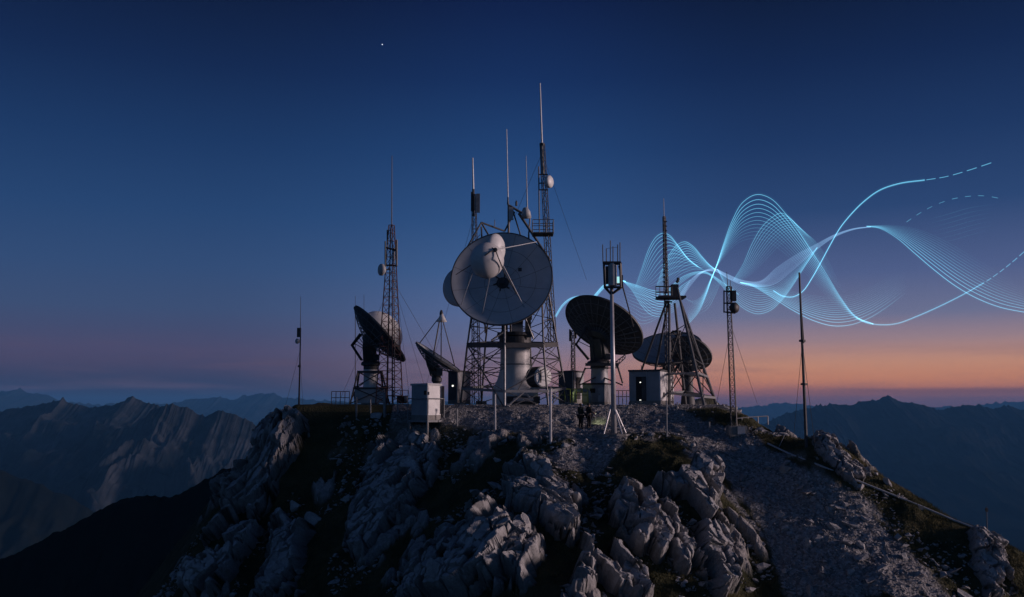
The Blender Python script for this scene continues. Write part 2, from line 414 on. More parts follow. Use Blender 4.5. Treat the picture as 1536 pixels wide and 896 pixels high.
OUT = [  # outline on the hillside, height, slant of the joints, label
 ([(436,636),(456,648),(440,690),(418,725),(402,762),(378,805),(350,850),(335,900),(285,900),(305,850),(335,795),(348,738),(380,712),(400,690),(412,655)], 1.5, -0.5, 'long jointed grey cliff edge falling down the left skyline of the summit'),
 ([(425,780),(445,800),(465,806),(462,850),(445,885),(415,900),(385,900),(398,830)], 1.3, -0.5, 'steep slabby crag below the loose boulders on the lower left slope'),
 ([(585,670),(622,688),(640,740),(612,772),(580,802),(540,838),(532,822),(543,770),(560,720)], 1.4, -0.45, 'tall blue grey slab with a net of cracks under the white cabinet'),
 ([(628,664),(652,668),(664,705),(648,730),(632,702)], 0.9, -0.3, 'small pale rock knob at the upper right of the tall cracked slab'),
 ([(740,766),(760,785),(768,812),(758,850),(742,884),(715,900),(640,900),(680,850),(712,805)], 1.7, -0.45, 'bulky pale rib of rock at the bottom centre left of the ridge'),
 ([(785,800),(810,822),(804,862),(788,890),(768,865),(765,825)], 1.2, -0.1, 'rounded upright block of rock just right of the bulky pale rib'),
 ([(790,705),(818,710),(834,745),(858,778),(872,806),(852,816),(822,792),(804,768),(768,765),(760,735)], 1.4, 0.6, 'sharp crest of light rock in the middle of the ridge below the gravel patch'),
 ([(870,826),(902,832),(926,828),(948,862),(962,900),(860,900),(862,850)], 1.3, 0.35, 'broken rock blocks at the very bottom below the ridge crest'),
 ([(930,736),(966,741),(984,770),(978,815),(962,824),(928,792),(913,770)], 1.5, 0.35, 'broad leaning slab with two deep cracks right of the grassy hollow'),
 ([(984,762),(1008,772),(1003,820),(986,838),(972,815)], 1.2, 0.2, 'narrow upright rock fin beside the broad leaning slab'),
 ([(1004,790),(1030,797),(1026,842),(1006,834)], 1.0, 0.3, 'pinkish rock block between the narrow fin and the right hand crags'),
 ([(1035,694),(1066,708),(1072,770),(1086,802),(1066,816),(1040,782),(1018,752),(985,742),(980,722),(1010,728)], 1.5, 0.25, 'high rugged crag on the right shoulder next to the gravel slide'),
 ([(1048,796),(1078,802),(1090,850),(1106,890),(1076,900),(1048,862),(1030,842)], 1.3, 0.35, 'lowest crag of the right shoulder with long splinters of rock'),
 ([(690,786),(702,796),(676,846),(640,888),(622,900),(596,900),(630,850),(660,815)], 0.9, -0.5, 'low line of dark rock ribs left of the bulky pale rib'),
 ([(512,636),(524,632),(520,652),(508,668),(500,664)], 0.6, -0.5, 'small cracked rock low under the concrete deck at the left'),
 ([(1222,652),(1246,654),(1268,682),(1304,712),(1292,726),(1262,710),(1232,684)], 0.45, 0.4, 'dark rocky knob on the right skyline behind the bare pole'),
 ([(1462,802),(1492,816),(1518,858),(1526,900),(1476,900),(1462,850)], 0.7, 0.3, 'shadowy crag at the lower right corner beside the long pipe'),
]
def ledges():
    sel = (GY > 38) & (GY < 84)
    x, y, z, px, py = GX[sel], GY[sel], GZ2[sel], gpx[sel], gpy[sel]
    sd = np.full(x.shape, -99.0)
    for poly, *_ in OUT: sd = np.maximum(sd, poly_sdf(px, py, poly))
    bias = 0.24 * sstep(-24, -3, sd) - 0.20
    gsd = np.maximum(poly_sdf(px, py, GRAVEL[0]), poly_sdf(px, py, GRAVEL[1]))
    m = sstep(0, -9, gsd) * sstep(0.10, 0.26, fbm(x / 3.2, y / 3.2, o=4, seed=91) + bias) * sstep(.6, .2, gm[sel]) * sstep(.5, .1, flat_w(x, y))
    S = np.stack([x, y, z], 1) + 0.2 * np.stack([fbm(x / 1.2, y / 1.2, o=3, seed=95 + q) for q in range(3)], 1)
    H = np.zeros(x.shape)
    for slant, side in ((-.45, x < 0), (.32, x >= 0)):
        s_ax = np.array([slant, -0.55, -0.75]); s_ax /= np.linalg.norm(s_ax)
        t_ax = np.cross(s_ax, [0, -0.7, 0.7]); t_ax /= np.linalg.norm(t_ax); r_ax = np.cross(s_ax, t_ax)
        C = np.stack([S @ s_ax, S @ t_ax, S @ r_ax], 1)[side]
        f1, f2, cid, off = worley(C / np.array([1.9, .62, .9]), 201)
        up = np.where(cid < .42, -.25, .18 + .55 * cid + .5 * off[:, 1] * (cid - .3) + .25 * off[:, 0])
        H[side] = up - .35 * (1 - sstep(0, .09, f2 - f1))
    h = m * H
    Z = GZ2.copy(); Z[sel] += np.where(h > -.2, h, -.2)
    rk = np.zeros(GX.shape); rk[sel] = m * sstep(.02, .14, h)
    return Z, rk
GZ3, RK = ledges()
ground = fast_mesh('ground', np.stack([GX, GY, GZ3], -1).reshape(-1, 3), grid_faces(len(YS), NU), GROUND, True, {'gravel': gm.ravel(), 'rock': RK.ravel()})
ground['kind'] = 'structure'

def outcrop(poly, H, slant, label, seed):
    P = np.array(poly, float)
    x0, x1, y0, y1 = P[:, 0].min() - 14, P[:, 0].max() + 14, P[:, 1].min() - 14, P[:, 1].max() + 14
    sel = (gpx > x0) & (gpx < x1) & (gpy > y0) & (gpy < y1) & (GY > 40) & (GY < 86)
    if not sel.any(): return
    rows = np.where(sel.any(1))[0]; cols = np.where(sel.any(0))[0]
    Ya, Yb = YS[rows[0]], YS[rows[-1]]; ua, ub = U[cols[0]], U[cols[-1]]
    nr = int(max(40, (Yb - Ya) / 0.055)); nc = int(max(40, (ub - ua) / 0.00085))
    Yg, Ug = np.meshgrid(np.linspace(Ya, Yb, nr), np.linspace(ua, ub, nc), indexing='ij')
    X = Ug * Yg; Z = ground_z(X, Yg)
    px, py = project(np.stack([X, Yg, Z], -1))
    wob = 6 + 9 * fbm(X / 0.7, Yg / 0.7, o=3, seed=seed + 60) + 15 * fbm(X / 2.2, Yg / 2.2, o=2, seed=seed + 61)
    d = poly_sdf(px, py, poly) + wob
    # smooth normals of the slope
    Zs = base_z(X, Yg)
    gy_, gx_ = np.gradient(Zs); dY = Yg[1, 0] - Yg[0, 0]; dU = Ug[0, 1] - Ug[0, 0]
    zx = gx_ / (dU * Yg); zy = gy_ / dY - zx * Ug
    N = np.stack([-zx, -zy, np.ones_like(zx)], -1); N /= np.linalg.norm(N, axis=-1, keepdims=True)
    D = N + np.array([0, -0.75, 0.1]); D /= np.linalg.norm(D, axis=-1, keepdims=True)
    # joint directions: s runs down the slope (slanted), t across
    S = np.stack([X, Yg, Z], -1).reshape(-1, 3)
    wq = np.stack([fbm(S[:, 0] / 1.5, S[:, 1] / 1.5, S[:, 2] / 1.5, o=3, seed=seed + q) for q in range(3)], 1) * 0.22
    S = S + wq
    s_ax = np.array([slant, -0.55, -0.75]); s_ax /= np.linalg.norm(s_ax)
    t_ax = np.cross(s_ax, [0, -0.7, 0.7]); t_ax /= np.linalg.norm(t_ax); r_ax = np.cross(s_ax, t_ax)
    C = np.stack([S @ s_ax, S @ t_ax, S @ r_ax], 1)
    ks = .82 if H > .85 else .55
    f1, f2, cid, off = worley(C / (ks * np.array([3.1, .95, 1.6])), seed)
    g1, g2, cid2, off2 = worley(C / (ks * np.array([1.0, 0.5, 0.7])), seed + 77)
    tilt = (_h(np.floor(cid * 99991), cid * 0, cid * 0, 5) - 0.5) * off[:, 1] * 2.2 + (_h(np.floor(cid * 99991), cid * 0, cid * 0, 6) - 0.5) * off[:, 0] * 1.5
    tilt2 = (cid2 - 0.5) * off2[:, 1] * 1.9 + (_h(np.floor(cid2 * 99991), cid2 * 0, cid2 * 0, 7) - 0.5) * off2[:, 0] * 1.6
    blocks = 0.75 + 0.42 * cid + 0.62 * tilt
    blocks = np.where(cid < 0.17, -0.75, blocks)
    crack = 1 - sstep(0.0, 0.05, f2 - f1); crack2 = 1 - sstep(0.0, 0.055, g2 - g1)
    prof = sstep(-2, 11, d).ravel()
    h = (1.1 if H > .85 else .8) * H * (prof * (0.30 + 0.70 * blocks) ) + prof * 0.24 * (0.8 * cid2 + tilt2) + 0.12 * prof * fbm(S[:, 0] / 0.5, S[:, 1] / 0.5, S[:, 2] / 0.5, o=4, seed=seed + 5)
    h = h - prof * (0.75 * crack + 0.28 * crack2 * (cid > 0.3))
    h = h - 0.35 * (1 - sstep(-7, 1, d).ravel()) - 0.04
    Pn = np.stack([X, Yg, Z], -1).reshape(-1, 3) + D.reshape(-1, 3) * h[:, None]
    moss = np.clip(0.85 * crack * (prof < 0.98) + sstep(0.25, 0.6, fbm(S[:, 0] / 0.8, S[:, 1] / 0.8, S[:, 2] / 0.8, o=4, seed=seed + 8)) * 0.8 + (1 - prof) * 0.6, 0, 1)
    k = (d > -8); keep = k[:-1, :-1] & k[1:, :-1] & k[:-1, 1:] & k[1:, 1:]
    fs = grid_faces(nr, nc, keep)
    used = np.unique(fs); remap = np.full(nr * nc, -1); remap[used] = np.arange(len(used))
    Pn, moss = Pn[used], moss[used]; c = Pn.mean(0); c[2] = Pn[:, 2].min()
    o = fast_mesh('rock_outcrop', Pn - c, remap[fs], ROCK, False, {'moss': moss})
    o.location = c; o['label'] = label; o['category'] = 'rock'; o['group'] = 'bare rock outcrops on the ridge'
for i, (poly, H, sl, lab) in enumerate(OUT): outcrop(poly, H, sl, lab, 100 + 13 * i)

# ------------------------------------------------------------------ boulders, scree, grass
ICO = bmesh.new(); bmesh.ops.create_icosphere(ICO, subdivisions=3, radius=1.0)
IV = np.array([v.co for v in ICO.verts]); IF = np.array([[v.index for v in f.verts] for f in ICO.faces]); ICO.free()
def stone_verts(V, seed, cuts=9):
    r = np.random.default_rng(seed); P = V.copy()
    for _ in range(cuts):
        n = r.normal(size=3); n /= np.linalg.norm(n); d = r.uniform(0.42, 0.8)
        k = np.maximum(0, P @ n - d); P = P - k[:, None] * n
    return P
BOULD = [(469,778,28,24,'large pale angular boulder on the dark lower left turf'),(441,758,20,15,'rounded boulder just left above the large angular boulder'),
 (518,747,15,12,'lone blocky boulder below the patch of rubble on the left slope'),(532,725,10,8,'small oval boulder above the lone blocky one on the left slope'),
 (565,623,20,10,'long pale boulder in the turf below the left dish platform'),(1293,760,14,9,'flat pale boulder at the right edge of the gravel slide'),
 (1293,817,16,10,'wedge shaped boulder low on the gravel slide'),(1176,791,11,9,'small pale boulder on the left side of the gravel slide'),
 (1330,838,13,11,'dark stubby boulder where gravel meets the lower right turf'),(1275,857,14,10,'slanting boulder near the bottom of the gravel slide'),
 (1244,763,13,9,'tilted grey boulder in the middle of the gravel slide'),(1227,806,13,10,'squat boulder in the centre of the lower gravel'),
 (952,842,16,10,'long thin stone lying in grass below the leaning slab'),(848,668,12,8,'pale boulder at the left rim of the gravel patch'),
 (745,690,12,9,'pair-sized grey stone in the dark turf below the leaning post'),(1040,668,9,6,'small whitish stone on top of the grassy mound')]
BOULD[14] = (745,690,12,9,'grey stone alone in the dark turf left of the gravel patch')
for i, (x, y, w, hgt, lab) in enumerate(BOULD):
    p = hit(x, y + hgt * 0.4); k = p.y / F
    V = stone_verts(IV, 300 + i, 12) * np.array([w, 0.8 * w, hgt]) * k * 0.62
    V += 0.05 * k * w * np.stack([fbm(V[:, 0] * 4, V[:, 1] * 4, V[:, 2] * 4, o=3, seed=i + q) for q in range(3)], 1)
    a = rng.uniform(-0.5, 0.5); c, s = math.cos(a), math.sin(a)
    V = V @ np.array([[c, 0, s], [0, 1, 0], [-s, 0, c]])
    o = fast_mesh('boulder', V, IF, ROCK, False, {'moss': np.zeros(len(V))}); o.location = p + Vector((0, 0, hgt * k * 0.25))
    o['label'] = lab; o['category'] = 'boulder'; o['group'] = 'loose boulders on the slopes'

def scatter(n, ulo, uhi, ylo, yhi):
    Yv = ylo + (yhi - ylo) * rng.random(n); Uv = ulo + (uhi - ulo) * rng.random(n)
    X = Uv * Yv; Z = ground_z(X, Yv); px, py = project(np.stack([X, Yv, Z], -1))
    return X, Yv, Z, px, py
def in_rock(px, py, m=2):
    r = np.zeros(px.shape, bool)
    for poly, *_ in OUT: r |= poly_sdf(px, py, poly) > m
    return r
# scree stones: one mesh, far too many to count
SV = np.array([(1,0,0),(-1,0,0),(0,1,0),(0,-1,0),(0,0,1),(0,0,-1),(.6,.6,.5),(-.6,.5,.6),(.5,-.6,.6),(-.6,-.6,.5)], float)
bm = bmesh.new(); [bm.verts.new(p) for p in SV]; bmesh.ops.convex_hull(bm, input=bm.verts); bmesh.ops.triangulate(bm, faces=bm.faces); bm.verts.index_update()
SV = np.array([v.co for v in bm.verts]); SF = np.array([[v.index for v in f.verts] for f in bm.faces]); bm.free()
def stones(name, X, Yv, Z, size, m):
    n = len(X); k = len(SV)
    J = SV[None] * (1 + 0.35 * rng.normal(size=(n, k, 1)))
    sc = size[:, None, None] * np.stack([rng.uniform(.7, 1.5, n), rng.uniform(.6, 1.2, n), rng.uniform(.4, .8, n)], -1)[:, None]
    J = J * sc
    a = rng.uniform(0, 6.28, n)[:, None]; b = rng.normal(0, .45, n)[:, None]
    x, y, z = J[..., 0], J[..., 1], J[..., 2]
    x, y = x * np.cos(a) - y * np.sin(a), x * np.sin(a) + y * np.cos(a)
    x, z = x * np.cos(b) - z * np.sin(b), x * np.sin(b) + z * np.cos(b)
    V = np.stack([x + X[:, None], y + Yv[:, None], z + Z[:, None] + 0.15 * size[:, None]], -1).reshape(-1, 3)
    Fc = (SF[None] + (np.arange(n) * k)[:, None, None]).reshape(-1, 3)
    o = fast_mesh(name, V, Fc, m, False, {'moss': np.zeros(len(V))}); o['kind'] = 'stuff'; return o
X, Yv, Z, px, py = scatter(60000, -0.45, 0.6, 42, 72)
g = gravel_mask(px, py, X, Yv); inside = (g > 0.5) & ~in_rock(px, py) & (px > -50) & (py < 930)
idx = np.where(inside)[0][:20000]
sz = 0.03 + 0.06 * rng.random(len(idx)) ** 3 + 0.26 * rng.random(len(idx)) ** 45
low = sstep(655, 720, py[idx]); sz *= 0.65 + 0.5 * low
o = stones('scree', X[idx], Yv[idx], Z[idx], sz, ROCK); o['label'] = 'grey limestone gravel and scree lying over the path and the right slope'
# rubble in the turf
cl = fbm(X / 3.0, Yv / 3.0, o=3, seed=77); idx = np.where((g < 0.3) & ~in_rock(px, py, -2) & (cl > 0.06) & (py > 618) & (py < 930))[0]
idx = idx[rng.random(len(idx)) < 0.5][:4200]
o = stones('rubble', X[idx], Yv[idx], Z[idx], 0.05 + 0.10 * rng.random(len(idx)) ** 3 + 0.3 * rng.random(len(idx)) ** 22, ROCK); o['label'] = 'small pale stones strewn through the dark turf'
# grass
GRASS = mat('alpine_grass', (0.17, 0.145, 0.075), 0.9, col2=(0.05, 0.058, 0.026), scale=0.5, spec=0.1)
X, Yv, Z, px, py = scatter(210000, -0.5, 0.6, 41, 74)
cl = fbm(X / 2.2, Yv / 2.2, o=4, seed=78)
k = (gravel_mask(px, py, X, Yv) < 0.4) & ~in_rock(px, py, 3) & (px > -20) & (px < 1560) & (py < 925) & (cl > -0.28) & (flat_w(X, Yv) < 0.5)
X, Yv, Z, cl = X[k], Yv[k], Z[k], cl[k]; n = len(X)
bl = 3
a = rng.uniform(0, 6.28, (n, bl)); ln = (0.12 + 0.16 * rng.random((n, bl))) * (0.7 + 1.1 * np.clip(cl, 0, 0.6))[:, None]
lean = rng.uniform(0.15, 0.9, (n, bl)); ca, sa = np.cos(a), np.sin(a)
bx = X[:, None] + rng.normal(0, .05, (n, bl)); by = Yv[:, None] + rng.normal(0, .05, (n, bl)); bz = Z[:, None] - 0.04 + 0 * bx
w = 0.012
V = np.stack([np.stack([bx - sa * w, by + ca * w, bz], -1), np.stack([bx + sa * w, by - ca * w, bz], -1),
              np.stack([bx + ca * ln * lean, by + sa * ln * lean, bz + ln], -1)], 2).reshape(-1, 3)
o = fast_mesh('grass', V, np.arange(len(V)).reshape(-1, 3), GRASS, False); o['kind'] = 'stuff'; o['label'] = 'short dry alpine grass over the ridge'

# ------------------------------------------------------------------ far mountains, valley, wooded spur
def mk_far(name, lo, hi, s, forest=(0.02, 0.028, 0.02)):
    """rock above, forest below, scree streaks between: all surface colour"""
    m = bpy.data.materials.new(name); m.use_nodes = True; nt = m.node_tree; b = nt.nodes['Principled BSDF']; L = nt.links.new
    b.inputs['Roughness'].default_value = 1; b.inputs['Specular IOR Level'].default_value = 0
    a = nt.nodes.new('ShaderNodeAttribute'); a.attribute_name = 'rock'
    tc = nt.nodes.new('ShaderNodeTexCoord'); n = nt.nodes.new('ShaderNodeTexNoise'); n.inputs['Scale'].default_value = s; n.inputs['Detail'].default_value = 9; n.inputs['Roughness'].default_value = 0.7
    L(tc.outputs['Object'], n.inputs['Vector'])
    r = nt.nodes.new('ShaderNodeValToRGB'); e = r.color_ramp.elements; e[0].position, e[0].color = .35, (*lo, 1); e[1].position, e[1].color = .7, (*hi, 1)
    L(n.outputs['Fac'], r.inputs['Fac'])
    mix = nt.nodes.new('ShaderNodeMix'); mix.data_type = 'RGBA'; mix.inputs['A'].default_value = (*forest, 1)
    L(a.outputs['Fac'], mix.inputs['Factor']); L(r.outputs['Color'], mix.inputs['B']); L(mix.outputs['Result'], b.inputs['Base Color'])
    return m
FARROCK = mk_far('far_rock', (0.008, 0.011, 0.013), (0.062, 0.068, 0.080), 0.004, (0.006, 0.008, 0.009))  # dark and bluish to stand in for Earth's shadow on the ranges
FARWOOD = mk_far('far_wood', (0.010, 0.013, 0.016), (0.022, 0.025, 0.028), 0.003, (0.008, 0.011, 0.012))  # forested ranges darkened for the same shadow
def mountain(name, prof, D, depth, drop, m, seed, amp=0.35, cell=1.0, nx=900, ny=170, rockline=0.45, jag=3.2):
    xs = np.array([p[0] for p in prof], float); ys = np.array([p[1] for p in prof], float)
    w0, w1 = at(xs[0], 600, D).x, at(xs[-1], 600, D).x
    X1 = np.linspace(w0, w1, nx)
    pxs = 768 + X1 / D * F * 1.0
    zr = np.array([at(x, y, D).z for x, y in zip(xs, ys)]); wx = np.array([at(x, y, D).x for x, y in zip(xs, ys)])
    ridge = np.interp(X1, wx, zr)
    pxm = D / F
    ridge = ridge + jag * pxm * (0.8 * fbm(X1 / (20 * pxm), X1 * 0 + seed, o=5, g=.6, seed=seed) + 1.6 * (ridged(X1 / (13 * pxm), X1 * 0 + 1.7, o=5, g=.6, seed=seed + 2) - .45))
    t = np.linspace(-1, 1, ny); tt = np.sign(t) * np.abs(t) ** 1.25
    X, T = np.meshgrid(X1, tt); Yg = D + T * depth
    zb = -drop
    fall = np.abs(T) ** 0.85
    H = (ridge[None] - zb)
    c = depth * 0.55 * cell
    wx_ = 0.7 * fbm(X / c, Yg / c, o=4, seed=seed); wy_ = 0.7 * fbm(X / c + 9, Yg / c - 4, o=4, seed=seed + 1)
    rd = 0.6 * ridged(X / c + wx_, Yg / c + wy_, o=7, g=0.55, seed=seed + 3) + 0.4 * ridged(X / (c * .38) + wy_, Yg / (c * .6) + wx_, o=6, g=0.55, seed=seed + 6)
    env = np.clip(fall * 3.2, 0, 1) * np.clip((1 - fall) * 1.6 + 0.05, 0, 1)
    Z = zb + H * (1 - fall) + H * amp * env * (rd - 0.42)
    Z += H * 0.035 * fbm(X / (c * .12), Yg / (c * .12), o=5, seed=seed + 8) * np.clip(fall * 4 + .45, 0, 1)
    alt = (Z - zb) / H
    rock = sstep(rockline - .12, rockline + .2, alt + 0.55 * fbm(X / (c * .22), Yg / (c * .3), o=6, g=.6, seed=seed + 20))
    o = fast_mesh(name, np.stack([X, Yg, Z], -1).reshape(-1, 3), grid_faces(ny, nx), m, True, {'rock': rock.ravel()})
    o['kind'] = 'structure'; TOP.append(float(Z.max())); return o
TOP = []
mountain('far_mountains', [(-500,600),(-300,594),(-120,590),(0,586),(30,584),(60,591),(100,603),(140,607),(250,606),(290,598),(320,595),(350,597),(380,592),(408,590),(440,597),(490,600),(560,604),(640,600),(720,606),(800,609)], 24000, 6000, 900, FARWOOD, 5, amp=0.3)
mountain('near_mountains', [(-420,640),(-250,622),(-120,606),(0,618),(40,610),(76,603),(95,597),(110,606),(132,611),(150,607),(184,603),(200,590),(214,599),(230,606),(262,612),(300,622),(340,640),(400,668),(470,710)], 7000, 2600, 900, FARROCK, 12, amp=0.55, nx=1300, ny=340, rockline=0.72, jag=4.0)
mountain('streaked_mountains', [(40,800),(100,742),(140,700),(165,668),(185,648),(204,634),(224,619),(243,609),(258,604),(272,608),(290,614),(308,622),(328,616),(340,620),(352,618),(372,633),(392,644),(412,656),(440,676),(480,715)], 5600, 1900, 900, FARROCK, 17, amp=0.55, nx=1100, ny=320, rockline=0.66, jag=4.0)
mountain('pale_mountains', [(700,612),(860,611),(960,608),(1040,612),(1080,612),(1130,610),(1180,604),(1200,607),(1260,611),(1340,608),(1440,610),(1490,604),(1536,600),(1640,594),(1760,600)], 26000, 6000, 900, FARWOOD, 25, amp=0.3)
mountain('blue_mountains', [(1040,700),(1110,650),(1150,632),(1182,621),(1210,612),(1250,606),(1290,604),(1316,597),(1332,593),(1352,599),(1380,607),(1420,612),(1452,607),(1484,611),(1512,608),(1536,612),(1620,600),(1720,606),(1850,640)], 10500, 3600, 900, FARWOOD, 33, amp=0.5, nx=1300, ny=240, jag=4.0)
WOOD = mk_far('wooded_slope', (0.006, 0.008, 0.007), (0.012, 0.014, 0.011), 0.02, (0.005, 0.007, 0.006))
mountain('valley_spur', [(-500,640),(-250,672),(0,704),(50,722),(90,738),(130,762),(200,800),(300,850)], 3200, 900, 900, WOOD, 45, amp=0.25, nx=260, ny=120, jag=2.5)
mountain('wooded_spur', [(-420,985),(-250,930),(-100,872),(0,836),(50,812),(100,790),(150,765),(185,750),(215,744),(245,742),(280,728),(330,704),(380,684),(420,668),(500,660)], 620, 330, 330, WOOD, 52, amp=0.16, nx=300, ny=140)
n = 40; t = np.linspace(-1, 1, n) * 42000; VX, VY = np.meshgrid(t, t + 8000)
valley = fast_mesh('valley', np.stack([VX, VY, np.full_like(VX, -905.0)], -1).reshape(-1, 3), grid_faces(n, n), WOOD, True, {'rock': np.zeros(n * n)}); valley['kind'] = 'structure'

# ------------------------------------------------------------------ haze
HZ = bpy.data.materials.new('haze'); HZ.use_nodes = True; nt = HZ.node_tree; nt.nodes.clear()
pv = nt.nodes.new('ShaderNodeVolumePrincipled'); pv.inputs['Color'].default_value = (0.12, 0.40, 0.86, 1); pv.inputs['Density'].default_value = 3.3e-5; pv.inputs['Anisotropy'].default_value = 0.0
om = nt.nodes.new('ShaderNodeOutputMaterial'); nt.links.new(pv.outputs[0], om.inputs['Volume'])
ztop = max(TOP) + 4.0
mb = MB().box((0, 8000, (-907 + ztop) / 2), (84400, 84400, 907 + ztop)); haze = link_mesh('haze', mb.v, mb.f, HZ); haze['kind'] = 'stuff'

# ================================================================== the station
def A(x, y, Y): return at(x, y, Y)
def bars(mb, segs, r, n=6):
    for s in segs: mb.tube(A(*s[0]), A(*s[1]), s[2] if len(s) > 2 else r, n)
    return mb
def lerp(a, b, t): return Vector(a) * (1 - t) + Vector(b) * t
def xbrace(mb, a0, a1, b0, b1, n, r, horiz=True):
    """cross braces between leg a (a0 bottom to a1 top) and leg b"""
    for i in range(n):
        t0, t1 = i / n, (i + 1) / n
        mb.tube(lerp(a0, a1, t0), lerp(b0, b1, t1), r, 5); mb.tube(lerp(b0, b1, t0), lerp(a0, a1, t1), r, 5)
        if horiz: mb.tube(lerp(a0, a1, t1), lerp(b0, b1, t1), r, 5)
    return mb
def lattice(t, p0, p1, w0, w1, nsec, r, rb, m, mb_m=None, sides=4, rot=0.6, flags=True):
    p0, p1 = Vector(p0), Vector(p1); legs = []
    for k in range(sides):
        a = rot + 2 * math.pi * k / sides; c = Vector((math.cos(a), math.sin(a), 0))
        legs.append((p0 + c * w0, p1 + c * w1))
    for a, b in legs: part(t, 'leg', MB().tube(a, b, r, 5, r * 0.8), m)
    mb = MB()
    for k in range(sides):
        (a0, a1), (b0, b1) = legs[k], legs[(k + 1) % sides]
        for i in range(nsec):
            t0, t1 = i / nsec, (i + 1) / nsec
            if i % 2: mb.tube(lerp(a0, a1, t0), lerp(b0, b1, t1), rb, 4)
            else: mb.tube(lerp(b0, b1, t0), lerp(a0, a1, t1), rb, 4)
            mb.tube(lerp(a0, a1, t1), lerp(b0, b1, t1), rb, 4)
    part(t, 'bracing', mb, mb_m or m)
    return legs
def frame_from(n, up=Vector((0, 0, 1))):
    n = Vector(n).normalized(); x = up.cross(n)
    if x.length < 1e-3: x = Vector((1, 0, 0))
    x.normalize(); y = n.cross(x)
    M = Matrix.Identity(4)
    for i, v in enumerate((x, y, n)): M[0][i], M[1][i], M[2][i] = v
    return M
def placed(c, n):
    M = frame_from(n); M.translation = Vector(c); return M

def reflector(t, c, n, Rr, depth, front, back, rings=10, seg=48, ribs=24, name='reflector', hubr=0.14):
    """parabolic bowl: c is the middle of the rim, n the way it faces"""
    M = placed(c, n); f = lambda r: -depth * (1 - (r / Rr) ** 2)
    rs = [Rr * i / rings for i in range(1, rings + 1)]
    th = 0.05
    prof = [(0.02, f(0))] + [(r, f(r)) for r in rs] + [(Rr + 0.005, 0.0), (Rr + 0.005, -0.10)] + [(r, f(r) - th - 0.05 * (r / Rr)) for r in reversed(rs)] + [(0.02, f(0) - th)]
    k = len(rs) + 2
    # front and back skins are two materials of one part
    mb = MB().lathe(prof, M, seg)
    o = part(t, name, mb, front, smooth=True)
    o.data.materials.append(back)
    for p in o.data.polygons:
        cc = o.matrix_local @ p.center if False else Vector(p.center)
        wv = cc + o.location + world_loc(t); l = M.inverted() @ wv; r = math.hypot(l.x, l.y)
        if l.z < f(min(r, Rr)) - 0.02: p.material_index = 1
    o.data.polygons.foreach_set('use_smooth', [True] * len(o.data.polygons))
    try: o.data.set_sharp_from_angle(angle=R(35))
    except Exception: pass
    # panel joints on the bowl
    mb = MB()
    for i in range(ribs // 2):
        a = 2 * math.pi * (i + .5) / (ribs // 2)
        mb.path([M @ Vector((r * math.cos(a), r * math.sin(a), f(r) + 0.006)) for r in np.linspace(Rr * hubr, Rr * 0.985, 9)], 0.012, 4)
    for q in (0.36, 0.68):
        r = Rr * q; mb.path([M @ Vector((r * math.cos(a), r * math.sin(a), f(r) + 0.006)) for a in np.linspace(0, 2 * math.pi, seg + 1)], 0.012, 4)
    part(o, 'panel_joints', mb, DARK)
    mb = MB()
    for i in range(ribs):
        a = 2 * math.pi * i / ribs
        pts = []
        for r in np.linspace(Rr * 0.16, Rr * 0.97, 8):
            pts.append((r, f(r) - 0.08))
        for (r0, z0), (r1, z1) in zip(pts, pts[1:]):
            w = 0.42 * (1 - r0 / Rr) + 0.05
            e = Vector((math.cos(a), math.sin(a), 0))
            mb.tube(M @ Vector((e.x * r0, e.y * r0, z0 - w)), M @ Vector((e.x * r1, e.y * r1, z1 - (0.42 * (1 - r1 / Rr) + 0.05))), 0.028, 4)
            mb.tube(M @ Vector((e.x * r0, e.y * r0, z0)), M @ Vector((e.x * r1, e.y * r1, z1 - (0.42 * (1 - r1 / Rr) + 0.05))), 0.02, 4)
    for q in (0.4, 0.65, 0.86):
        r = Rr * q; z = f(r) - 0.08 - 0.42 * (1 - q) - 0.05
        mb.path([M @ Vector((r * math.cos(a), r * math.sin(a), z)) for a in np.linspace(0, 2 * math.pi, seg + 1)], 0.026, 4)
    part(o, 'backing_ribs', mb, GREY)
    mb = MB().lathe([(Rr - 0.03, 0.03), (Rr + 0.05, 0.03), (Rr + 0.05, -0.13), (Rr - 0.03, -0.13), (Rr - 0.03, 0.03)], M, seg, close=False)
    part(o, 'rim', mb, back)
    return o, M, f

def dish_shell(mb, c, n, r, d, seg=20):
    """small drum antenna: shallow cylinder with a domed cover"""
    M = placed(c, n)
    return mb.lathe([(0.01, -d * .5), (r * .55, -d * .5), (r, 0), (r, d * .5), (r * .8, d * .72), (r * .4, d * .85), (0.01, d * .9)], M, seg)

def whip(t, p, q, r, m, name='whip_antenna'): return part(t, name, MB().tube(p, q, r, 6, r * 0.6), m)
def panel_box(t, x, y0, y1, Y, w, m, name='panel_antenna'):
    c = lerp(A(x, y0, Y), A(x, y1, Y), .5); h = (A(x, y0, Y) - A(x, y1, Y)).length
    return part(t, name, MB().box(c, (w, w * .6, h)), m)
def guy(t, p, q): return part(t, 'guy_wire', MB().tube(p, q, 0.014, 4), DARK)
PX = lambda Y: Y / F

# ------------------------------------------------------------------ the big central dish on its pedestal
base = A(773, 606, 75.5)
t = thing('satellite_dish', 'largest white dish facing the camera high on a thick pale pedestal inside the steel tower', 'satellite dish', base)
NB = Vector((-0.10, -0.945, 0.30)).normalized(); cB = A(752, 417, 71.6)
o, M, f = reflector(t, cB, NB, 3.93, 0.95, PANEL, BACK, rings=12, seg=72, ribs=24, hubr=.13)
apex = cB + NB * 3.1
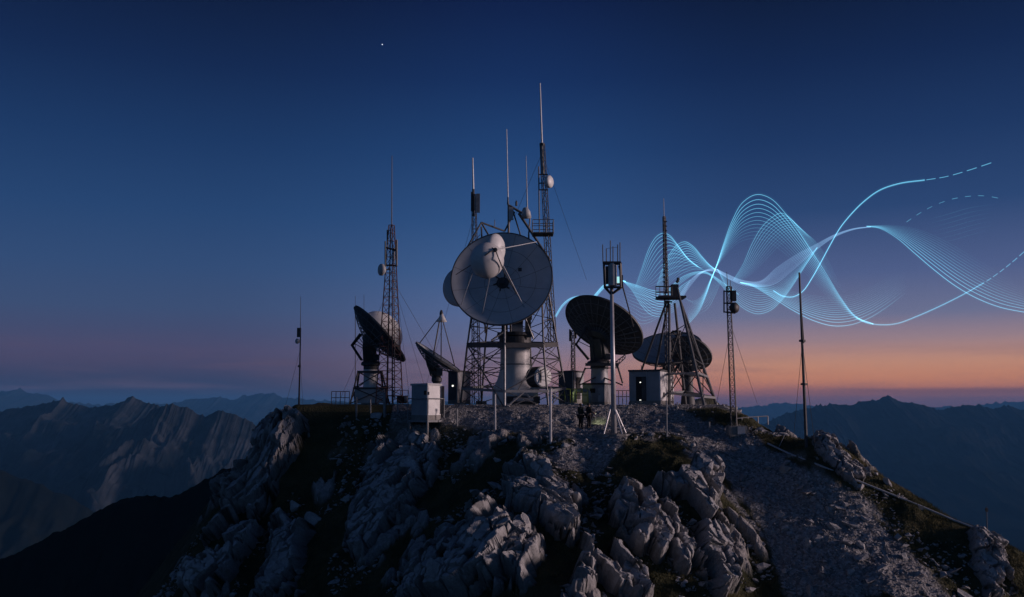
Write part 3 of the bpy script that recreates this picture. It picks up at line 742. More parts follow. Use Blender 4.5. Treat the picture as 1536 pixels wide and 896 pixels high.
# curved secondary mirror, egg shaped, with the lit shell behind it
S = placed(A(730.5, 391, 68.9), (0.25, -0.9, -0.12))
mb = MB(); n = 28; vs = []; rows = 12
for j in range(rows + 1):
    th = math.pi * j / rows
    for i in range(n):
        a = 2 * math.pi * i / n
        x, y, z = math.sin(th) * math.cos(a), math.sin(th) * math.sin(a), math.cos(th)
        vs.append(S @ Vector((x * 1.30, y * 1.36, z * (0.95 if z > 0 else 0.45))))
mb.add(vs, [(j * n + i, j * n + (i + 1) % n, (j + 1) * n + (i + 1) % n, (j + 1) * n + i) for j in range(rows) for i in range(n)])
sub = part(t, 'secondary_mirror', mb, DOME, smooth=True)
mb = MB(); S2 = placed(A(745.5, 372.5, 70.5), (0.66, -0.72, -0.05))
prof = [(0.02, 0.28), (0.45, 0.24), (0.85, 0.12), (1.12, -0.04), (1.12, -0.09), (0.85, 0.06), (0.02, 0.20)]
S2 = S2 @ Matrix.Rotation(R(10), 4, 'Z') @ Matrix.Diagonal((0.80, 1.0, 1, 1))
part(t, 'mirror_shield', mb.lathe(prof, S2, 32), WHITE, smooth=True)
kn = A(743, 375, 68.1)
part(t, 'feed_knob', MB().lathe([(0.02, -.12), (.14, -.1), (.17, 0), (.14, .1), (.02, .12)], placed(kn, NB), 12), DARK)
def on_bowl(x, y): return A(x, y, 71.4)
for (x, y, m_) in ((805, 363, PALE), (790, 468, PALE), (722, 478, PALE), (684, 412, DARK)):
    e = cB + (on_bowl(x, y) - cB) ; part(t, 'feed_strut', MB().tube(kn, e, 0.034, 6), m_)
part(t, 'feed_strut', MB().path([A(722, 366, 69.0), A(732, 368, 68.4), kn, A(748, 388, 68.0), A(757, 410, 68.9), A(775, 441, 70.6)], 0.045, 6), DARK)
part(t, 'feed_strut', MB().path([kn, A(735, 378, 67.9), A(727, 384, 67.95)], 0.045, 6), DARK)
part(t, 'feed_strut', MB().tube(A(692, 457, 71.3), A(709, 409, 69.4), 0.03, 6), PALE)
vert = M @ Vector((0, 0, f(0)))
mb = MB().lathe([(0.02, .35), (.22, .35), (.30, .2), (.44, .12), (.50, .03), (.50, 0)], placed(vert, NB), 20)
hb = part(t, 'feed_horn', mb, DARK)
mb = MB()
for k in range(6):
    a = k * math.pi / 3; q = placed(vert, NB)
    mb.tube(q @ Vector((.3 * math.cos(a), .3 * math.sin(a), .1)), q @ Vector((.75 * math.cos(a + .3), .75 * math.sin(a + .3), .12)), 0.06, 5)
part(hb, 'horn_bracket', mb, DARK)
part(t, 'access_hatch', MB().box(M @ Vector((1.35, 1.05, f(1.75) + .03)), (.28, .28, .05), placed((0, 0, 0), NB).to_3x3()), DARK)
# yoke, turntable, pedestal
az_c = A(773, 506, 75.3)
mb = MB()
mb.box(A(757, 492, 74.6), (.5, 1.1, 1.6)); mb.box(A(792, 486, 74.8), (.45, 1.2, 2.2))
mb.beam(A(757, 480, 74.3), vert - NB * .7, .5, .5); mb.beam(A(791, 475, 74.6), vert - NB * .7 + Vector((.4, 0, 0)), .45, .45)
part(t, 'elevation_yoke', mb, BACK)
mb = MB().lathe([(.02, .5), (.55, .5), (.55, -.5), (.02, -.5)], placed(A(775, 476, 73.8), (1, 0, 0)), 20)
part(t, 'elevation_gear', mb, DARK)
mb = MB().box(A(776, 492, 74.2), (.9, .5, 1.0)); mb.box(A(779, 481, 73.8), (.6, .5, .4))
part(t, 'drive_housing', mb, PALE)
for s_ in (((748, 508, 74.3), (762, 480, 73.9)), ((800, 508, 74.3), (785, 470, 73.6)), ((737, 511, 73.5), (760, 495, 74.0))): part(t, 'counter_strut', bars(MB(), [s_], .08), GREY)
part(t, 'turntable', MB().lathe([(.02, .35), (1.45, .35), (1.5, .1), (1.3, 0), (1.3, -.5), (.02, -.5)], Matrix.Translation(az_c), 32), DARK)
zb, zt = base.z - .3, A(773, 512, 75.5).z
prof = [(1.05, zt), (1.2, zt - .05), (1.2, zt - 1.9), (1.26, zt - 2.4), (1.45, zt - 3.1), (1.75, zt - 3.7), (1.85, zt - 3.9), (1.85, zb)]
ped = part(t, 'pedestal', MB().lathe(prof, Matrix.Translation((base.x, base.y, 0)), 40), WHITE, smooth=True)
ped.data.set_sharp_from_angle(angle=R(40))
mb = MB()
for z in (zt - .6, zt - 1.9): mb.lathe([(1.21, z + .05), (1.235, z + .05), (1.235, z - .05), (1.21, z - .05)], Matrix.Translation((base.x, base.y, 0)), 40, close=False)
part(ped, 'band', mb, GREY)

# ------------------------------------------------------------------ steel tower round it
t = thing('steel_tower', 'wide grey lattice tower with two ring decks around the largest dish', 'tower', A(765, 607, 75))
LB = [A(690, 607, 75), A(757, 613, 70), A(823, 613, 71), A(853, 607, 74), A(800, 604, 80.5), A(722, 604, 80.5)]
LM = [A(701, 518, 74.3), A(757, 518, 70.6), A(815, 518, 71.3), A(836, 517, 73.4), A(795, 515.5, 79), A(728, 515.5, 79)]
LT = [A(709, 462, 74), A(757, 486, 71.2), A(813, 445, 72.2), A(823, 440, 73.0), A(790, 470, 78), A(733, 470, 78)]
for i in range(6):
    m_ = GREY if i == 1 else STEEL
    part(t, 'leg', MB().tube(LB[i] - Vector((0, 0, .3)), LM[i], .085, 6).tube(LM[i], LT[i], .075, 6), m_)
    part(t, 'footing', MB().box(LB[i] - Vector((0, 0, .12)), (.9, .9, .5)), CONC)
LO = [lerp(LB[i], LM[i], 0.27) for i in range(6)]
mb = MB()
for i in range(6):
    j = (i + 1) % 6
    if i == 2: xbrace(mb, LO[i], LM[i], LO[j], LM[j], 3, .028)
    elif i == 1: mb.tube(LO[1], lerp(LO[2], LM[2], .5), .05, 5); mb.tube(lerp(LO[1], LO[2], .3), LM[2], .05, 5); 
    elif i == 0:
        mb.tube(LM[0], LB[1], .06, 5); mb.tube(lerp(LO[0], LM[0], .1), LM[1], .045, 5); xbrace(mb, LO[0], LM[0], LO[1], LM[1], 2, .028)
    else: xbrace(mb, LO[i], LM[i], LO[j], LM[j], 3, .04)
    if i != 0: xbrace(mb, LB[i], LO[i], LB[j], LO[j], 1, .035, False)
part(t, 'lower_bracing', mb, STEEL)
mb = MB()
for i, n_ in ((0, 0), (2, 2), (3, 2), (4, 2), (5, 2)):
    j = (i + 1) % 6
    if n_: xbrace(mb, LM[i], LT[i], LM[j], LT[j], n_, .035)
part(t, 'upper_bracing', mb, DARK)
mb = MB()
for i in range(6): mb.beam(LM[i], LM[(i + 1) % 6], .14, .36)
inner = [lerp(p, A(773, 516, 75.5), .42) for p in LM]
for i in range(6):
    j = (i + 1) % 6; up = Vector((0, 0, .09))
    mb.prism([LM[i] + up * .6, LM[j] + up * .6, inner[j] + up * .6, inner[i] + up * .6], (0, 0, .05))
part(t, 'deck', mb, DARK)
mb = MB()
for i in range(6): mb.beam(LO[i], LO[(i + 1) % 6], .14, .2)
part(t, 'lower_ring', mb, GREY)
for p_, q_, r_ in ((LB[1], lerp(LO[1], LO[2], .47), .07), (LB[2], LB[3] + Vector((0, 0, .12)), .09), (LO[2], LB[3], .05)): part(t, 'foot_brace', MB().tube(p_, q_, r_, 5), GREY)
# frame above and behind the dish
mb = bars(MB(), [((680,408,73.0),(722,334,74)), ((722,334,74),(757,347,75)), ((722,334,74),(738,362,74.2)), ((757,347,75),(772,318,75)), ((763,307,75),(763,352,75),.1), ((763,308,75),(795,327,75),.1),
   ((768,312,75),(781,354,75),.06), ((778,320,75),(806,362,75),.11), ((806,362,75),(826,392,74.6),.09), ((795,327,75),(793,352,75),.06), ((763,352,75),(766,500,75.8),.09), ((722,340,74),(728,500,75.8),.07), ((680,408,73),(704,470,74.1),.06), ((793,352,75),(797,480,76),.07),
   ((742,341,74.4),(742,330,74.4),.03), ((716,357,74),(720,352,74),.03), ((722,366,73.6),(702,372,73.4),.05), ((702,372,73.4),(690,398,73.2),.04)], .075)
part(t, 'top_frame', mb, STEEL)
ant = part(t, 'side_drum', dish_shell(MB(), A(692, 431, 74.3), (-0.50, -0.86, 0.02), 1.6, .6, 36), PANEL, smooth=True)
part(t, 'sector_antenna', MB().path([A(789.5, 327, 74.6), A(789, 318, 74.6), A(788, 312, 74.6)], [.42, .36, .2], 10), PALE, smooth=True)
panel_box(t, 766.5, 311, 330, 74.7, .35, PALE, 'sector_antenna')
b = part(t, 'beacon', MB().lathe([(.02, 0), (.09, 0), (.09, .3), (.05, .42), (.02, .45)], Matrix.Translation(A(774.5, 309, 75)), 10), DARK)
whip(t, A(762, 307, 75), A(762, 296, 75), .09, DARK, 'whip_base'); whip(t, A(762, 296, 75), A(760, 194, 75), .05, WHITE)
whip(t, A(791, 316, 75), A(790, 272, 75), .06, PALE); whip(t, A(790, 272, 75), A(789, 234, 75), .035, GREY)

# ------------------------------------------------------------------ masts that stand on the tower
t = thing('antenna_mast', 'tallest lattice mast with long white whip rising behind the right edge of the largest dish', 'antenna mast', A(829, 517, 73.6), 'lattice masts of the station')
lattice(t, A(829, 517, 73.6), A(813.5, 216, 73.2), .34, .2, 24, .04, .02, DARK, rot=.3)
whip(t, A(813, 217, 73.2), A(810, 125, 73.2), .075, WHITE); part(t, 'whip_base', MB().tube(A(814, 262, 73.2), A(813, 215, 73.2), .14, 8), GREY)
part(t, 'collar', MB().lathe([(.02, .1), (.2, .1), (.2, -.1), (.02, -.1)], Matrix.Translation(A(813, 217, 73.2)), 10), DARK)
part(t, 'panel_antenna', dish_shell(MB(), A(822, 273, 72.9), (.8, -.55, 0), .5, .4), WHITE, smooth=True)
part(t, 'bracket', bars(MB(), [((808, 262, 73), (822, 262, 73)), ((808, 285, 73), (822, 285, 73)), ((808, 250, 73), (809, 345, 73)), ((808, 275, 73), (820, 275, 73))], .05), DARK)
mb = MB(); zc = A(816, 352, 73.2); ra = 14 * PX(73)
pts = [zc + Vector((sx * ra, sy * .8, 0)) for sx, sy in ((-1.25, -1), (1, -1), (1, 1), (-1.25, 1))]
for i in range(4):
    a, b_ = pts[i], pts[(i + 1) % 4]
    for h in (0, .55, 1.05): mb.tube(a + Vector((0, 0, h)), b_ + Vector((0, 0, h)), .03, 5)
    for q in (0, .33, .66): mb.tube(lerp(a, b_, q), lerp(a, b_, q) + Vector((0, 0, 1.05)), .026, 5)
part(t, 'cage', mb, GREY)
part(t, 'cage_floor', MB().prism(pts, (0, 0, .06)), DARK)
guy(t, A(814, 232, 73.2), A(880, 420, 84)); guy(t, A(812, 232, 73.2), A(770, 330, 80))
t = thing('antenna_mast', 'slim lattice mast with short white whip behind the left shoulder of the largest dish', 'antenna mast', A(715, 604, 76.8), 'lattice masts of the station')
lattice(t, A(715, 606, 76.8), A(711, 292, 76), .42, .2, 30, .04, .02, DARK, rot=.5)
whip(t, A(710, 286, 76), A(709, 237, 76), .085, WHITE); part(t, 'whip_base', MB().tube(A(710.5, 325, 76), A(710, 284, 76), .1, 8), DARK)
panel_box(t, 717, 291, 319, 75.8, .32, GREY); panel_box(t, 713.5, 294, 316, 75.8, .2, GREY); panel_box(t, 707.5, 288, 317, 75.8, .13, DARK)
guy(t, A(709, 330, 76), A(640, 575, 88))
# round drum antenna lying on the lower ring
t = thing('drum_antenna', 'round dark drum with a pale front resting on the lower ring of the big tower', 'drum antenna', A(806, 583, 72.6))
c = A(808, 566, 72.5); n_ = Vector((.52, -.85, .0))
Mx = placed(c, n_)
part(t, 'shell', MB().lathe([(.02, -.75), (.72, -.75), (.82, -.6), (.82, .55), (.02, .55)], Mx, 28), DARK)
fc = part(t, 'front_cover', MB().lathe([(.02, .552), (.78, .552), (.78, .62), (.70, .70), (.02, .76)], Mx, 28), WHITE)
part(fc, 'handle', MB().path([Mx @ Vector((-.35 + .05 * math.sin(q * 3), .55 - q * 1.0, .80)) for q in np.linspace(0, 1, 6)], .05, 5), DARK)
part(t, 'cradle', MB().box(c + Vector((0, 0, -.86)), (1.3, 1.0, .14)), GREY)

# ------------------------------------------------------------------ dishes on both sides
def side_dish(label, rim, n, Rr, depth, base, ptop, pr, arm_side, front=PANEL, back=BACK, ribs=20, ped_m=WHITE):
    t = thing('satellite_dish', label, 'satellite dish', base)
    o, M, f = reflector(t, rim, n, Rr, depth, front, back, rings=9, seg=56, ribs=ribs)
    n = Vector(n).normalized(); v = M @ Vector((0, 0, f(0)))
    part(t, 'hub', MB().lathe([(.02, -.1), (Rr * .26, -.12), (Rr * .24, -.55), (Rr * .12, -.75), (.02, -.75)], placed(v, n), 24), back)
    top = Vector(ptop)
    part(t, 'turntable', MB().lathe([(.02, .3), (pr * .9, .3), (pr * 1.35, .1), (pr * 1.35, -.12), (pr, -.2), (pr, -.5), (.02, -.5)], Matrix.Translation(top), 24), DARK)
    mb = MB()
    for s in (-1, 1):
        q = Vector((s * pr * .8, 0, 0))
        mb.beam(top + q + Vector((0, -.2, .2)), v + q * .8 - n * .5, pr * .35, pr * .8)
    mb.beam(top + Vector((0, 0, .25)), v - n * .6, pr * 1.0, pr * .9)
    part(t, 'elevation_yoke', mb, back)
    sd = Vector((arm_side, 0, 0)) 
    low = top + sd * pr * 1.2 + Vector((0, -.3, .3)); mid = top + sd * pr * 2.6 + Vector((0, -.3, 1.6)); upp = v - n * .1 + sd * Rr * .30 + Vector((0, -.2, .55))
    mb = MB()
    for dy in (-.35, .35):
        e = Vector((0, dy, 0))
        mb.path([low + e, mid + e, upp + e], .09, 6)
    for q in np.linspace(.1, 1, 5): p = lerp(low, mid, q); mb.tube(p + Vector((0, -.35, 0)), p + Vector((0, .35, 0)), .045, 5)
    for q in np.linspace(.2, 1, 4): p = lerp(mid, upp, q); mb.tube(p + Vector((0, -.35, 0)), p + Vector((0, .35, 0)), .045, 5); mb.tube(p, top + Vector((0, 0, 1.0)), .035, 5)
    part(t, 'jack_arm', mb, DARK)
    part(t, 'motor_box', MB().box(top + Vector((-sd.x * pr * .9, -.4, .55)), (.4, .5, .5)), DARK)
    zb = base.z - .3
    pd = part(t, 'pedestal', MB().lathe([(.02, top.z - .45), (pr * .92, top.z - .45), (pr, (top.z + zb) / 2), (pr * 1.25, zb + .5), (pr * 1.25, zb), (.02, zb)], Matrix.Translation((top.x, top.y, 0)), 28), ped_m, smooth=True)
    pd.data.set_sharp_from_angle(angle=R(40))
    return t, M, f, v
# left, seen from behind, tipped right
nL = Vector((.70, .20, .68)); rimL = A(570, 500.5, 81)
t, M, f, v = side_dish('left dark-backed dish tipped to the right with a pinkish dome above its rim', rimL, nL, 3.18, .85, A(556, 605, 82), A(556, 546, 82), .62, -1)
mb = MB().lathe([(2.12, -.3)] + [(2.1 * math.cos(a), 1.75 * math.sin(a)) for a in np.linspace(0, 1.5, 12)] + [(.02, 1.75)], M, 36)
part(t, 'radome', mb, WHITE, smooth=True)
part(t, 'plinth', MB().box(A(557, 594, 82), (2.5, 2.5, 1.3)), PALE)
# little dish behind the cabinet
nS = Vector((.55, -.06, .83)); rimS = A(657.5, 535, 72.5)
t, M, f, v = side_dish('small shallow dish with a cone feed on three long arms behind the white cabinet', rimS, nS, 2.02, .42, A(655, 606, 72.5), A(655, 570, 72.5), .3, -1, ribs=16)
fp = A(662.5, 478, 73.2)
part(t, 'feed_cone', MB().lathe([(.02, .55), (.10, .5), (.16, .35), (.42, -.15), (.02, -.2)], Matrix.Translation(A(662.5, 480, 73.2)), 18), WHITE, smooth=True)
part(t, 'feed_cap', MB().lathe([(.02, .3), (.06, .3), (.14, .1), (.14, -.1), (.02, -.1)], Matrix.Translation(A(662, 471, 73.2)), 10), DARK)
for a in (R(200), R(75), R(-38)):
    part(t, 'feed_strut', MB().tube(M @ Vector((2.0 * math.cos(a), 2.0 * math.sin(a), 0)), A(662, 472, 73.2), .045, 6, .035), DARK)
part(t, 'feed_strut', MB().tube(M @ Vector((.2, .3, f(.3))), A(661, 472, 73.2), .06, 6), DARK)
# right dish seen from behind
nR = Vector((.46, .46, .76)); rimR = A(906, 488, 81)
t, M, f, v = side_dish('big dark ribbed dish seen from behind between the caged lamp pole and the big tower', rimR, nR, 3.62, .95, A(902, 606, 81), A(899, 545, 81), .78, -1, ribs=28, ped_m=PALE)
mb = MB()
for s, (x, y) in ((1, (925, 545)), (-1, (878, 552))):
    mb.path([A(x, y, 80.2), A(x + s * 9, 575, 80)], .08, 6); mb.tube(A(899 + s * 5, 566, 80.4), A(x + s * 9, 578, 80), .06, 6)
mb.beam(A(878, 547, 80), A(928, 547, 80), .2, .25); mb.beam(A(878, 553, 79.8), A(928, 552, 79.8), .08, .08)
part(t, 'service_frame', mb, DARK)
mb = MB(); p0 = [A(921, 545, 80.3), A(921, 553, 80.3)]; p1 = [A(938, 532, 80), A(938, 537, 80)]
for q in np.linspace(0, 1, 5): mb.tube(lerp(p0[0], p1[0], q), lerp(p0[1], p1[1], q), .03, 5)
mb.tube(p0[0], p1[0], .045, 5); mb.tube(p0[1], p1[1], .045, 5)
for q in np.linspace(0, .75, 4): mb.tube(lerp(p0[0], p1[0], q), lerp(p0[1], p1[1], q + .25), .028, 5)
part(t, 'walkway', mb, GREY)
# far right pair
nA = Vector((-.20, -.46, .86)); rimA = A(1000, 521, 88)
t, M, f, v = side_dish('smooth blue grey dish facing up left behind the white shed roof', rimA, nA, 3.25, 1.25, A(1000, 606, 89), A(1000, 566, 89), .5, 1, ribs=18, front=CLAD)
nC = Vector((.42, .55, .72)); rimC = A(1035, 529, 82)
t, M, f, v = side_dish('dark dish with pale rim seen between the legs of the right tower', rimC, nC, 1.95, .6, A(1032, 608, 82), A(1031, 562, 82), .5, -1, ribs=18, ped_m=BACK)

# ------------------------------------------------------------------ support frame of the left dish, rails, slab
t = thing('support_frame', 'dark splayed lattice stand under the left dark-backed dish', 'stand', A(553, 606, 82))
b4 = [A(524, 606, 80.5), A(585, 606, 80.5), A(578, 605, 83.5), A(532, 605, 83.5)]; t4 = [A(537, 558, 81), A(573, 558, 81), A(571, 558, 83), A(539, 558, 83)]
for a, b_ in zip(b4, t4): part(t, 'leg', MB().tube(a - Vector((0, 0, .3)), b_, .08, 6), DARK)
mb = MB()
for i in range(4): xbrace(mb, b4[i], t4[i], b4[(i + 1) % 4], t4[(i + 1) % 4], 2, .045)
part(t, 'bracing', mb, DARK)
mb = MB()
for i in range(4): mb.beam(t4[i], t4[(i + 1) % 4], .16, .2)
for i in range(4): q = [lerp(b4[k], t4[k], .48) for k in range(4)]; mb.beam(q[i], q[(i + 1) % 4], .12, .14)
part(t, 'top_beam', mb, DARK)
t = thing('concrete_slab', 'long concrete deck edge under the left dish and the red mast', 'slab', A(562, 612, 80))
part(t, 'deck_edge', MB().box(A(563, 609.5, 81.5), (8.9, 5.2, .34)), CONC)
for x in (500, 528, 560, 590, 622): part(t, 'pillar', MB().box(A(x, 617, 79.6), (.3, .3, 1.2)), CONC)

def railing(label, pts, h, nb, m, rails=(1.0, .5), r=.03, name='railing'):
    """pts: ground points of the run"""
    P = [Vector(p) for p in pts]; t = thing(name, label, 'railing', P[0])
    k = 0
    for a, b_ in zip(P, P[1:]):
        for q in rails: part(t, 'rail', MB().tube(a + Vector((0, 0, h * q)), b_ + Vector((0, 0, h * q)), r, 5), m)
        for i in range(nb + (1 if b_ is P[-1] else 0)):
            p = lerp(a, b_, i / nb); part(t, 'post', MB().tube(p - Vector((0, 0, .15)), p + Vector((0, 0, h)), r * 1.15, 5), m)
    return t
railing('dark open railing at the far left end of the concrete deck', [A(497, 606, 80), A(524, 606, 80)], 1.05, 4, DARK, (1, .5, .06))
railing('low railing behind the left lattice stand beside the red mast', [A(546, 605, 84), A(612, 605, 84)], 1.15, 6, DARK, (1, .55))
railing('yellow railing lit by a lamp at the foot of the right ribbed dish', [A(830, 602, 77), A(882, 602, 77)], 1.0, 6, YEL, (1, .5))
railing('dark railing between the right ribbed dish and the white shed', [A(922, 604, 79), A(946, 604, 79)], 1.0, 4, DARK, (1, .5))
railing('thin handrail leaning out over the right hillside behind the concrete footing', [A(1104, 638, 64.5), A(1122, 636, 65), A(1152, 634, 66)], .45, 2, GREY, (1,), .035)

# ------------------------------------------------------------------ red lattice mast at left
t = thing('antenna_mast', 'reddish lattice mast with a long dark whip left of the little dish', 'antenna mast', A(584, 606, 78), 'lattice masts of the station')
lattice(t, A(584, 606, 78), A(587.5, 338, 78), 1.15, .24, 22, .055, .024, RED, rot=.35)
whip(t, A(587.5, 340, 78), A(588, 234, 78), .05, DARK)
mb = bars(MB(), [((577,371,77.7),(596,376,77.7)), ((577,398,77.7),(596,399,77.7)), ((578,362,77.6),(578,402,77.6),.07), ((595,360,77.6),(595,399,77.6),.09), ((581,345,77.8),(581,372,77.8),.06), ((591,372,77.8),(591,392,77.8),.08)], .07)
part(t, 'dipole_array', mb, DARK)
part(t, 'drum_antenna', dish_shell(MB(), A(574, 405, 77.6), (-.85, -.5, 0), .5, .4), PALE, smooth=True)
part(t, 'bracket', bars(MB(), [((574,405,77.7),(586,404,77.9))], .06), DARK)
part(t, 'ladder', bars(MB(), [((588,600,77.4),(588.5,380,77.9),.04), ((592,600,77.4),(591,380,77.9),.04)] + [((588,y,77.45),(592,y,77.45),.025) for y in range(390, 600, 6)], .03), DARK)
part(t, 'feeder_cable', MB().tube(A(581, 604, 77.6), A(586, 345, 77.9), .05, 5), BLACK)
for q in ((640, 590, 88), (670, 560, 92), (508, 604, 84)): guy(t, A(589, 420, 78), A(*q))
guy(t, A(591, 398, 78), A(615, 604, 75))

# ------------------------------------------------------------------ plain poles at both ends
def pole(label, x0, y0, x1, y1, Y, r, m=DARK): 
    t = thing('antenna_pole', label, 'antenna pole', A(x0, y0, Y)); part(t, 'shaft', MB().tube(A(x0, y0 + 6, Y), A(x1, y1, Y), r, 8, r * .55), m); return t
Yp = 78.5
t = pole('thin pole with a small box antenna alone on the left brow of the summit', 448, 618, 451, 492, Yp, .085)
whip(t, A(450.5, 494, Yp), A(451, 445, Yp), .03, DARK)
panel_box(t, 448, 492, 506, Yp - .2, .26, DARK, 'box_antenna'); part(t, 'drum_antenna', dish_shell(MB(), A(447, 512, Yp - .2), (-.8, -.6, 0), .22, .25, 14), PALE)
part(t, 'collar', MB().tube(A(449, 551, Yp), A(449, 548, Yp), .13, 8), DARK)
guy(t, A(449, 530, Yp), A(420, 640, 84)); guy(t, A(450, 530, Yp), A(455, 620, 74))
h_ = hit(1210, 670); Yp = h_.y
t = pole('tall bare dark pole standing alone on the right slope', 1210, 672, 1199, 409, Yp, .11)
for y, x in ((513, 1203.5), (578, 1206)): part(t, 'collar', MB().tube(A(x, y, Yp), A(x, y - 3, Yp), .21, 8), DARK)
whip(t, A(1206, 515, Yp - .1), A(1203, 470, Yp - .1), .03, DARK, 'cable')
guy(t, A(1203.5, 514, Yp), A(1190, 660, 66)); guy(t, A(1203.5, 514, Yp), A(1222, 664, 53))
h_ = hit(1481, 803); t = pole('tiny thin post far down on the right slope beside the pipe', 1481, 804, 1480, 760, h_.y, .03)
part(t, 'marker', MB().box(A(1480, 765, h_.y), (.12, .1, .2)), DARK)

# ------------------------------------------------------------------ pole with the caged lamp
hp = hit(920, 650); Yp = hp.y
t = thing('antenna_pole', 'bright steel pole with a dark antenna cage and a glowing lamp on top', 'antenna pole', hp)
part(t, 'shaft', MB().tube(A(921, 653, Yp), A(917.5, 432, Yp), 0.19, 16, .12), BRIGHT, smooth=True)
for x, y, dY in ((905, 652, -.8), (908, 645, .8), (934, 652, -.7), (941, 653, .2)):
    part(t, 'strut', MB().tube(A(x, y + 2, Yp + dY), A(919 + (1 if x > 919 else -2), 607, Yp), .05, 6), BRIGHT)
part(t, 'tie_bar', MB().tube(A(906, 643, Yp), A(936, 641, Yp), .045, 6), BRIGHT)
part(t, 'concrete_base', MB().lathe([(.02, .1), (1.25, .1), (1.3, -.6), (.02, -.6)], Matrix.Translation(A(922, 653, Yp)), 12), CONC)
k = PX(Yp)
cg = [A(x, 431, Yp + d) for x, d in ((907, -.3), (931, -.45), (933, .5), (908, .5))]
ct = [A(x, 395, Yp + d) for x, d in ((905.5, -.3), (930, -.45), (931, .5), (906, .5))]
mb = MB()
for a, b_ in zip(cg, ct): mb.tube(a, b_, .07, 6); mb.tube(a, A(917, 442, Yp), .08, 6)
for i in range(4): mb.tube(cg[i], cg[(i + 1) % 4], .08, 6); mb.tube(ct[i], ct[(i + 1) % 4], .09, 6)
mb.beam(A(905, 395, Yp - .1), A(931, 395, Yp - .1), .3, .22)
cage = part(t, 'cage', mb, DARK)
mb = bars(MB(), [((904.5,395,Yp),(904,367,Yp)), ((909.5,394,Yp),(909.5,373,Yp)), ((915.5,394,Yp),(915.5,361,Yp)), ((919.5,394,Yp),(919.5,370,Yp)), ((926.5,394,Yp),(926.5,367,Yp)), ((930,396,Yp),(930,364,Yp)), ((909,373,Yp),(927,371,Yp),.012)], .035, 5)
part(cage, 'antenna_rods', mb, DARK)
part(t, 'radome_tube', MB().lathe([(.02, 1.5), (.28, 1.5), (.30, 1.4), (.30, 0), (.02, 0)], Matrix.Translation(A(919, 428.5, Yp - .2)), 20), PALE, smooth=False)
part(t, 'rack', MB().box(A(911.5, 413, Yp), (.26, .3, 1.2)), DARK)
lp = part(t, 'lamp', MB().box(A(927, 420.5, Yp), (.26, .26, .45)), CYANLAMP)
part(t, 'lamp_shelf', MB().box(A(926, 426.5, Yp - .1), (.5, .5, .1)), BRIGHT)
panel_box(t, 932.5, 413, 428, Yp - .1, .18, DARK)
part(t, 'feeder_cable', MB().path([A(928, 399, Yp - .3), A(932, 415, Yp - .3), A(934.5, 432, Yp), A(950, 490, Yp + 10)], .05, 5), DARK)

# ------------------------------------------------------------------ right tower
t = thing('steel_tower', 'tall four legged tower of dark tubes right of the pale shed', 'tower', A(1040, 622, 75))
B4 = [A(1064, 636, 70.5), A(1085, 632, 74.5), A(1030, 618, 79), A(1004, 622, 74)]
T4 = [A(1016, 432, 74), A(1020, 450, 75), A(1012, 455, 76), A(1004, 456, 75)]
for a, b_ in zip(B4, T4): part(t, 'leg', MB().tube(a - Vector((0, 0, .3)), b_, .13, 8, .10), STEEL)
mb = MB()
LV = {0: .0}
def ring(q): return [lerp(a, b_, q) for a, b_ in zip(B4, T4)]
for q0, q1, nn, rr in ((.19, .46, 1, .045), (.46, .72, 1, .035)):
    r0, r1 = ring(q0), ring(q1)
    for i in range(4): xbrace(mb, r0[i], r1[i], r0[(i + 1) % 4], r1[(i + 1) % 4], nn, rr)
part(t, 'bracing', mb, DARK)
mb = MB(); r0 = ring(.19); r1 = ring(.36)
for i in range(4): mb.beam(r0[i], r0[(i + 1) % 4], .16, .18)
part(t, 'foot_ring', mb, GREY)
mb = MB()
for i in range(4): mb.beam(r1[i], r1[(i + 1) % 4], .14, .16)
part(t, 'middle_ring', mb, GREY)
for s_ in (((1064,636,70.5),(1048,606,72)), ((1064,634,70.5),(1066,608,73)), ((1085,632,74.5),(1075,606,74.3))): part(t, 'foot_brace', bars(MB(), [s_], .06), GREY)
for p_, q_ in (((1000, 452, 75), (944, 606, 84)), ((1003, 452, 75), (973, 606, 80))): part(t, 'stay_strut', MB().tube(A(*p_), A(*q_), .09, 6), STEEL)
part(t, 'top_platform', MB().box(A(1006, 447, 75), (2.2, 1.8, .16)), DARK)
mb = MB(); c4 = [A(984, 447, 74.3), A(1008, 447, 74.3), A(1008, 446, 76), A(984, 446, 76)]
for i in range(4):
    for h in (0, .45, .9): mb.tube(c4[i] + Vector((0, 0, h)), c4[(i + 1) % 4] + Vector((0, 0, h)), .035, 5)
    for s_ in (0, .25, .5, .75): p = lerp(c4[i], c4[(i + 1) % 4], s_); mb.tube(p, p + Vector((0, 0, .9)), .03, 5)
part(t, 'basket', mb, DARK)
part(t, 'equipment_box', MB().box(A(1012, 436, 74.6), (.55, .6, .95)), DARK)
part(t, 'sensor', MB().path([A(1015, 424, 74.6), A(1017, 421, 74.6), A(1017.5, 417, 74.6)], .12, 8), DARK)
part(t, 'bracket', bars(MB(), [((996,453,75),(1008,453,75)), ((1008,497,77),(1022,497,77)), ((1020,497,77),(1019,510,77)), ((1008,497,77),(1018,508,77))], .07), DARK)
t = thing('antenna_mast', 'dark needle thin lattice spire rising through the basket of the right tower', 'antenna mast', A(1002, 606, 75.4), 'lattice masts of the station')
lattice(t, A(1004, 606, 75.4), A(996, 325, 75.4), .33, .13, 34, .04, .024, DARK, sides=3, rot=.2)
whip(t, A(996, 326, 75.4), A(995.5, 298, 75.4), .035, PALE)
mb = MB()
for y in range(332, 430, 7): mb.tube(A(994, y, 75.3), A(1000.5, y + .5, 75.3), .05, 5)
for y in (340,): mb.tube(A(997.2, 332, 75.3), A(1000.5, 430, 75.3), .04, 5)
part(t, 'ladder', mb, DARK)
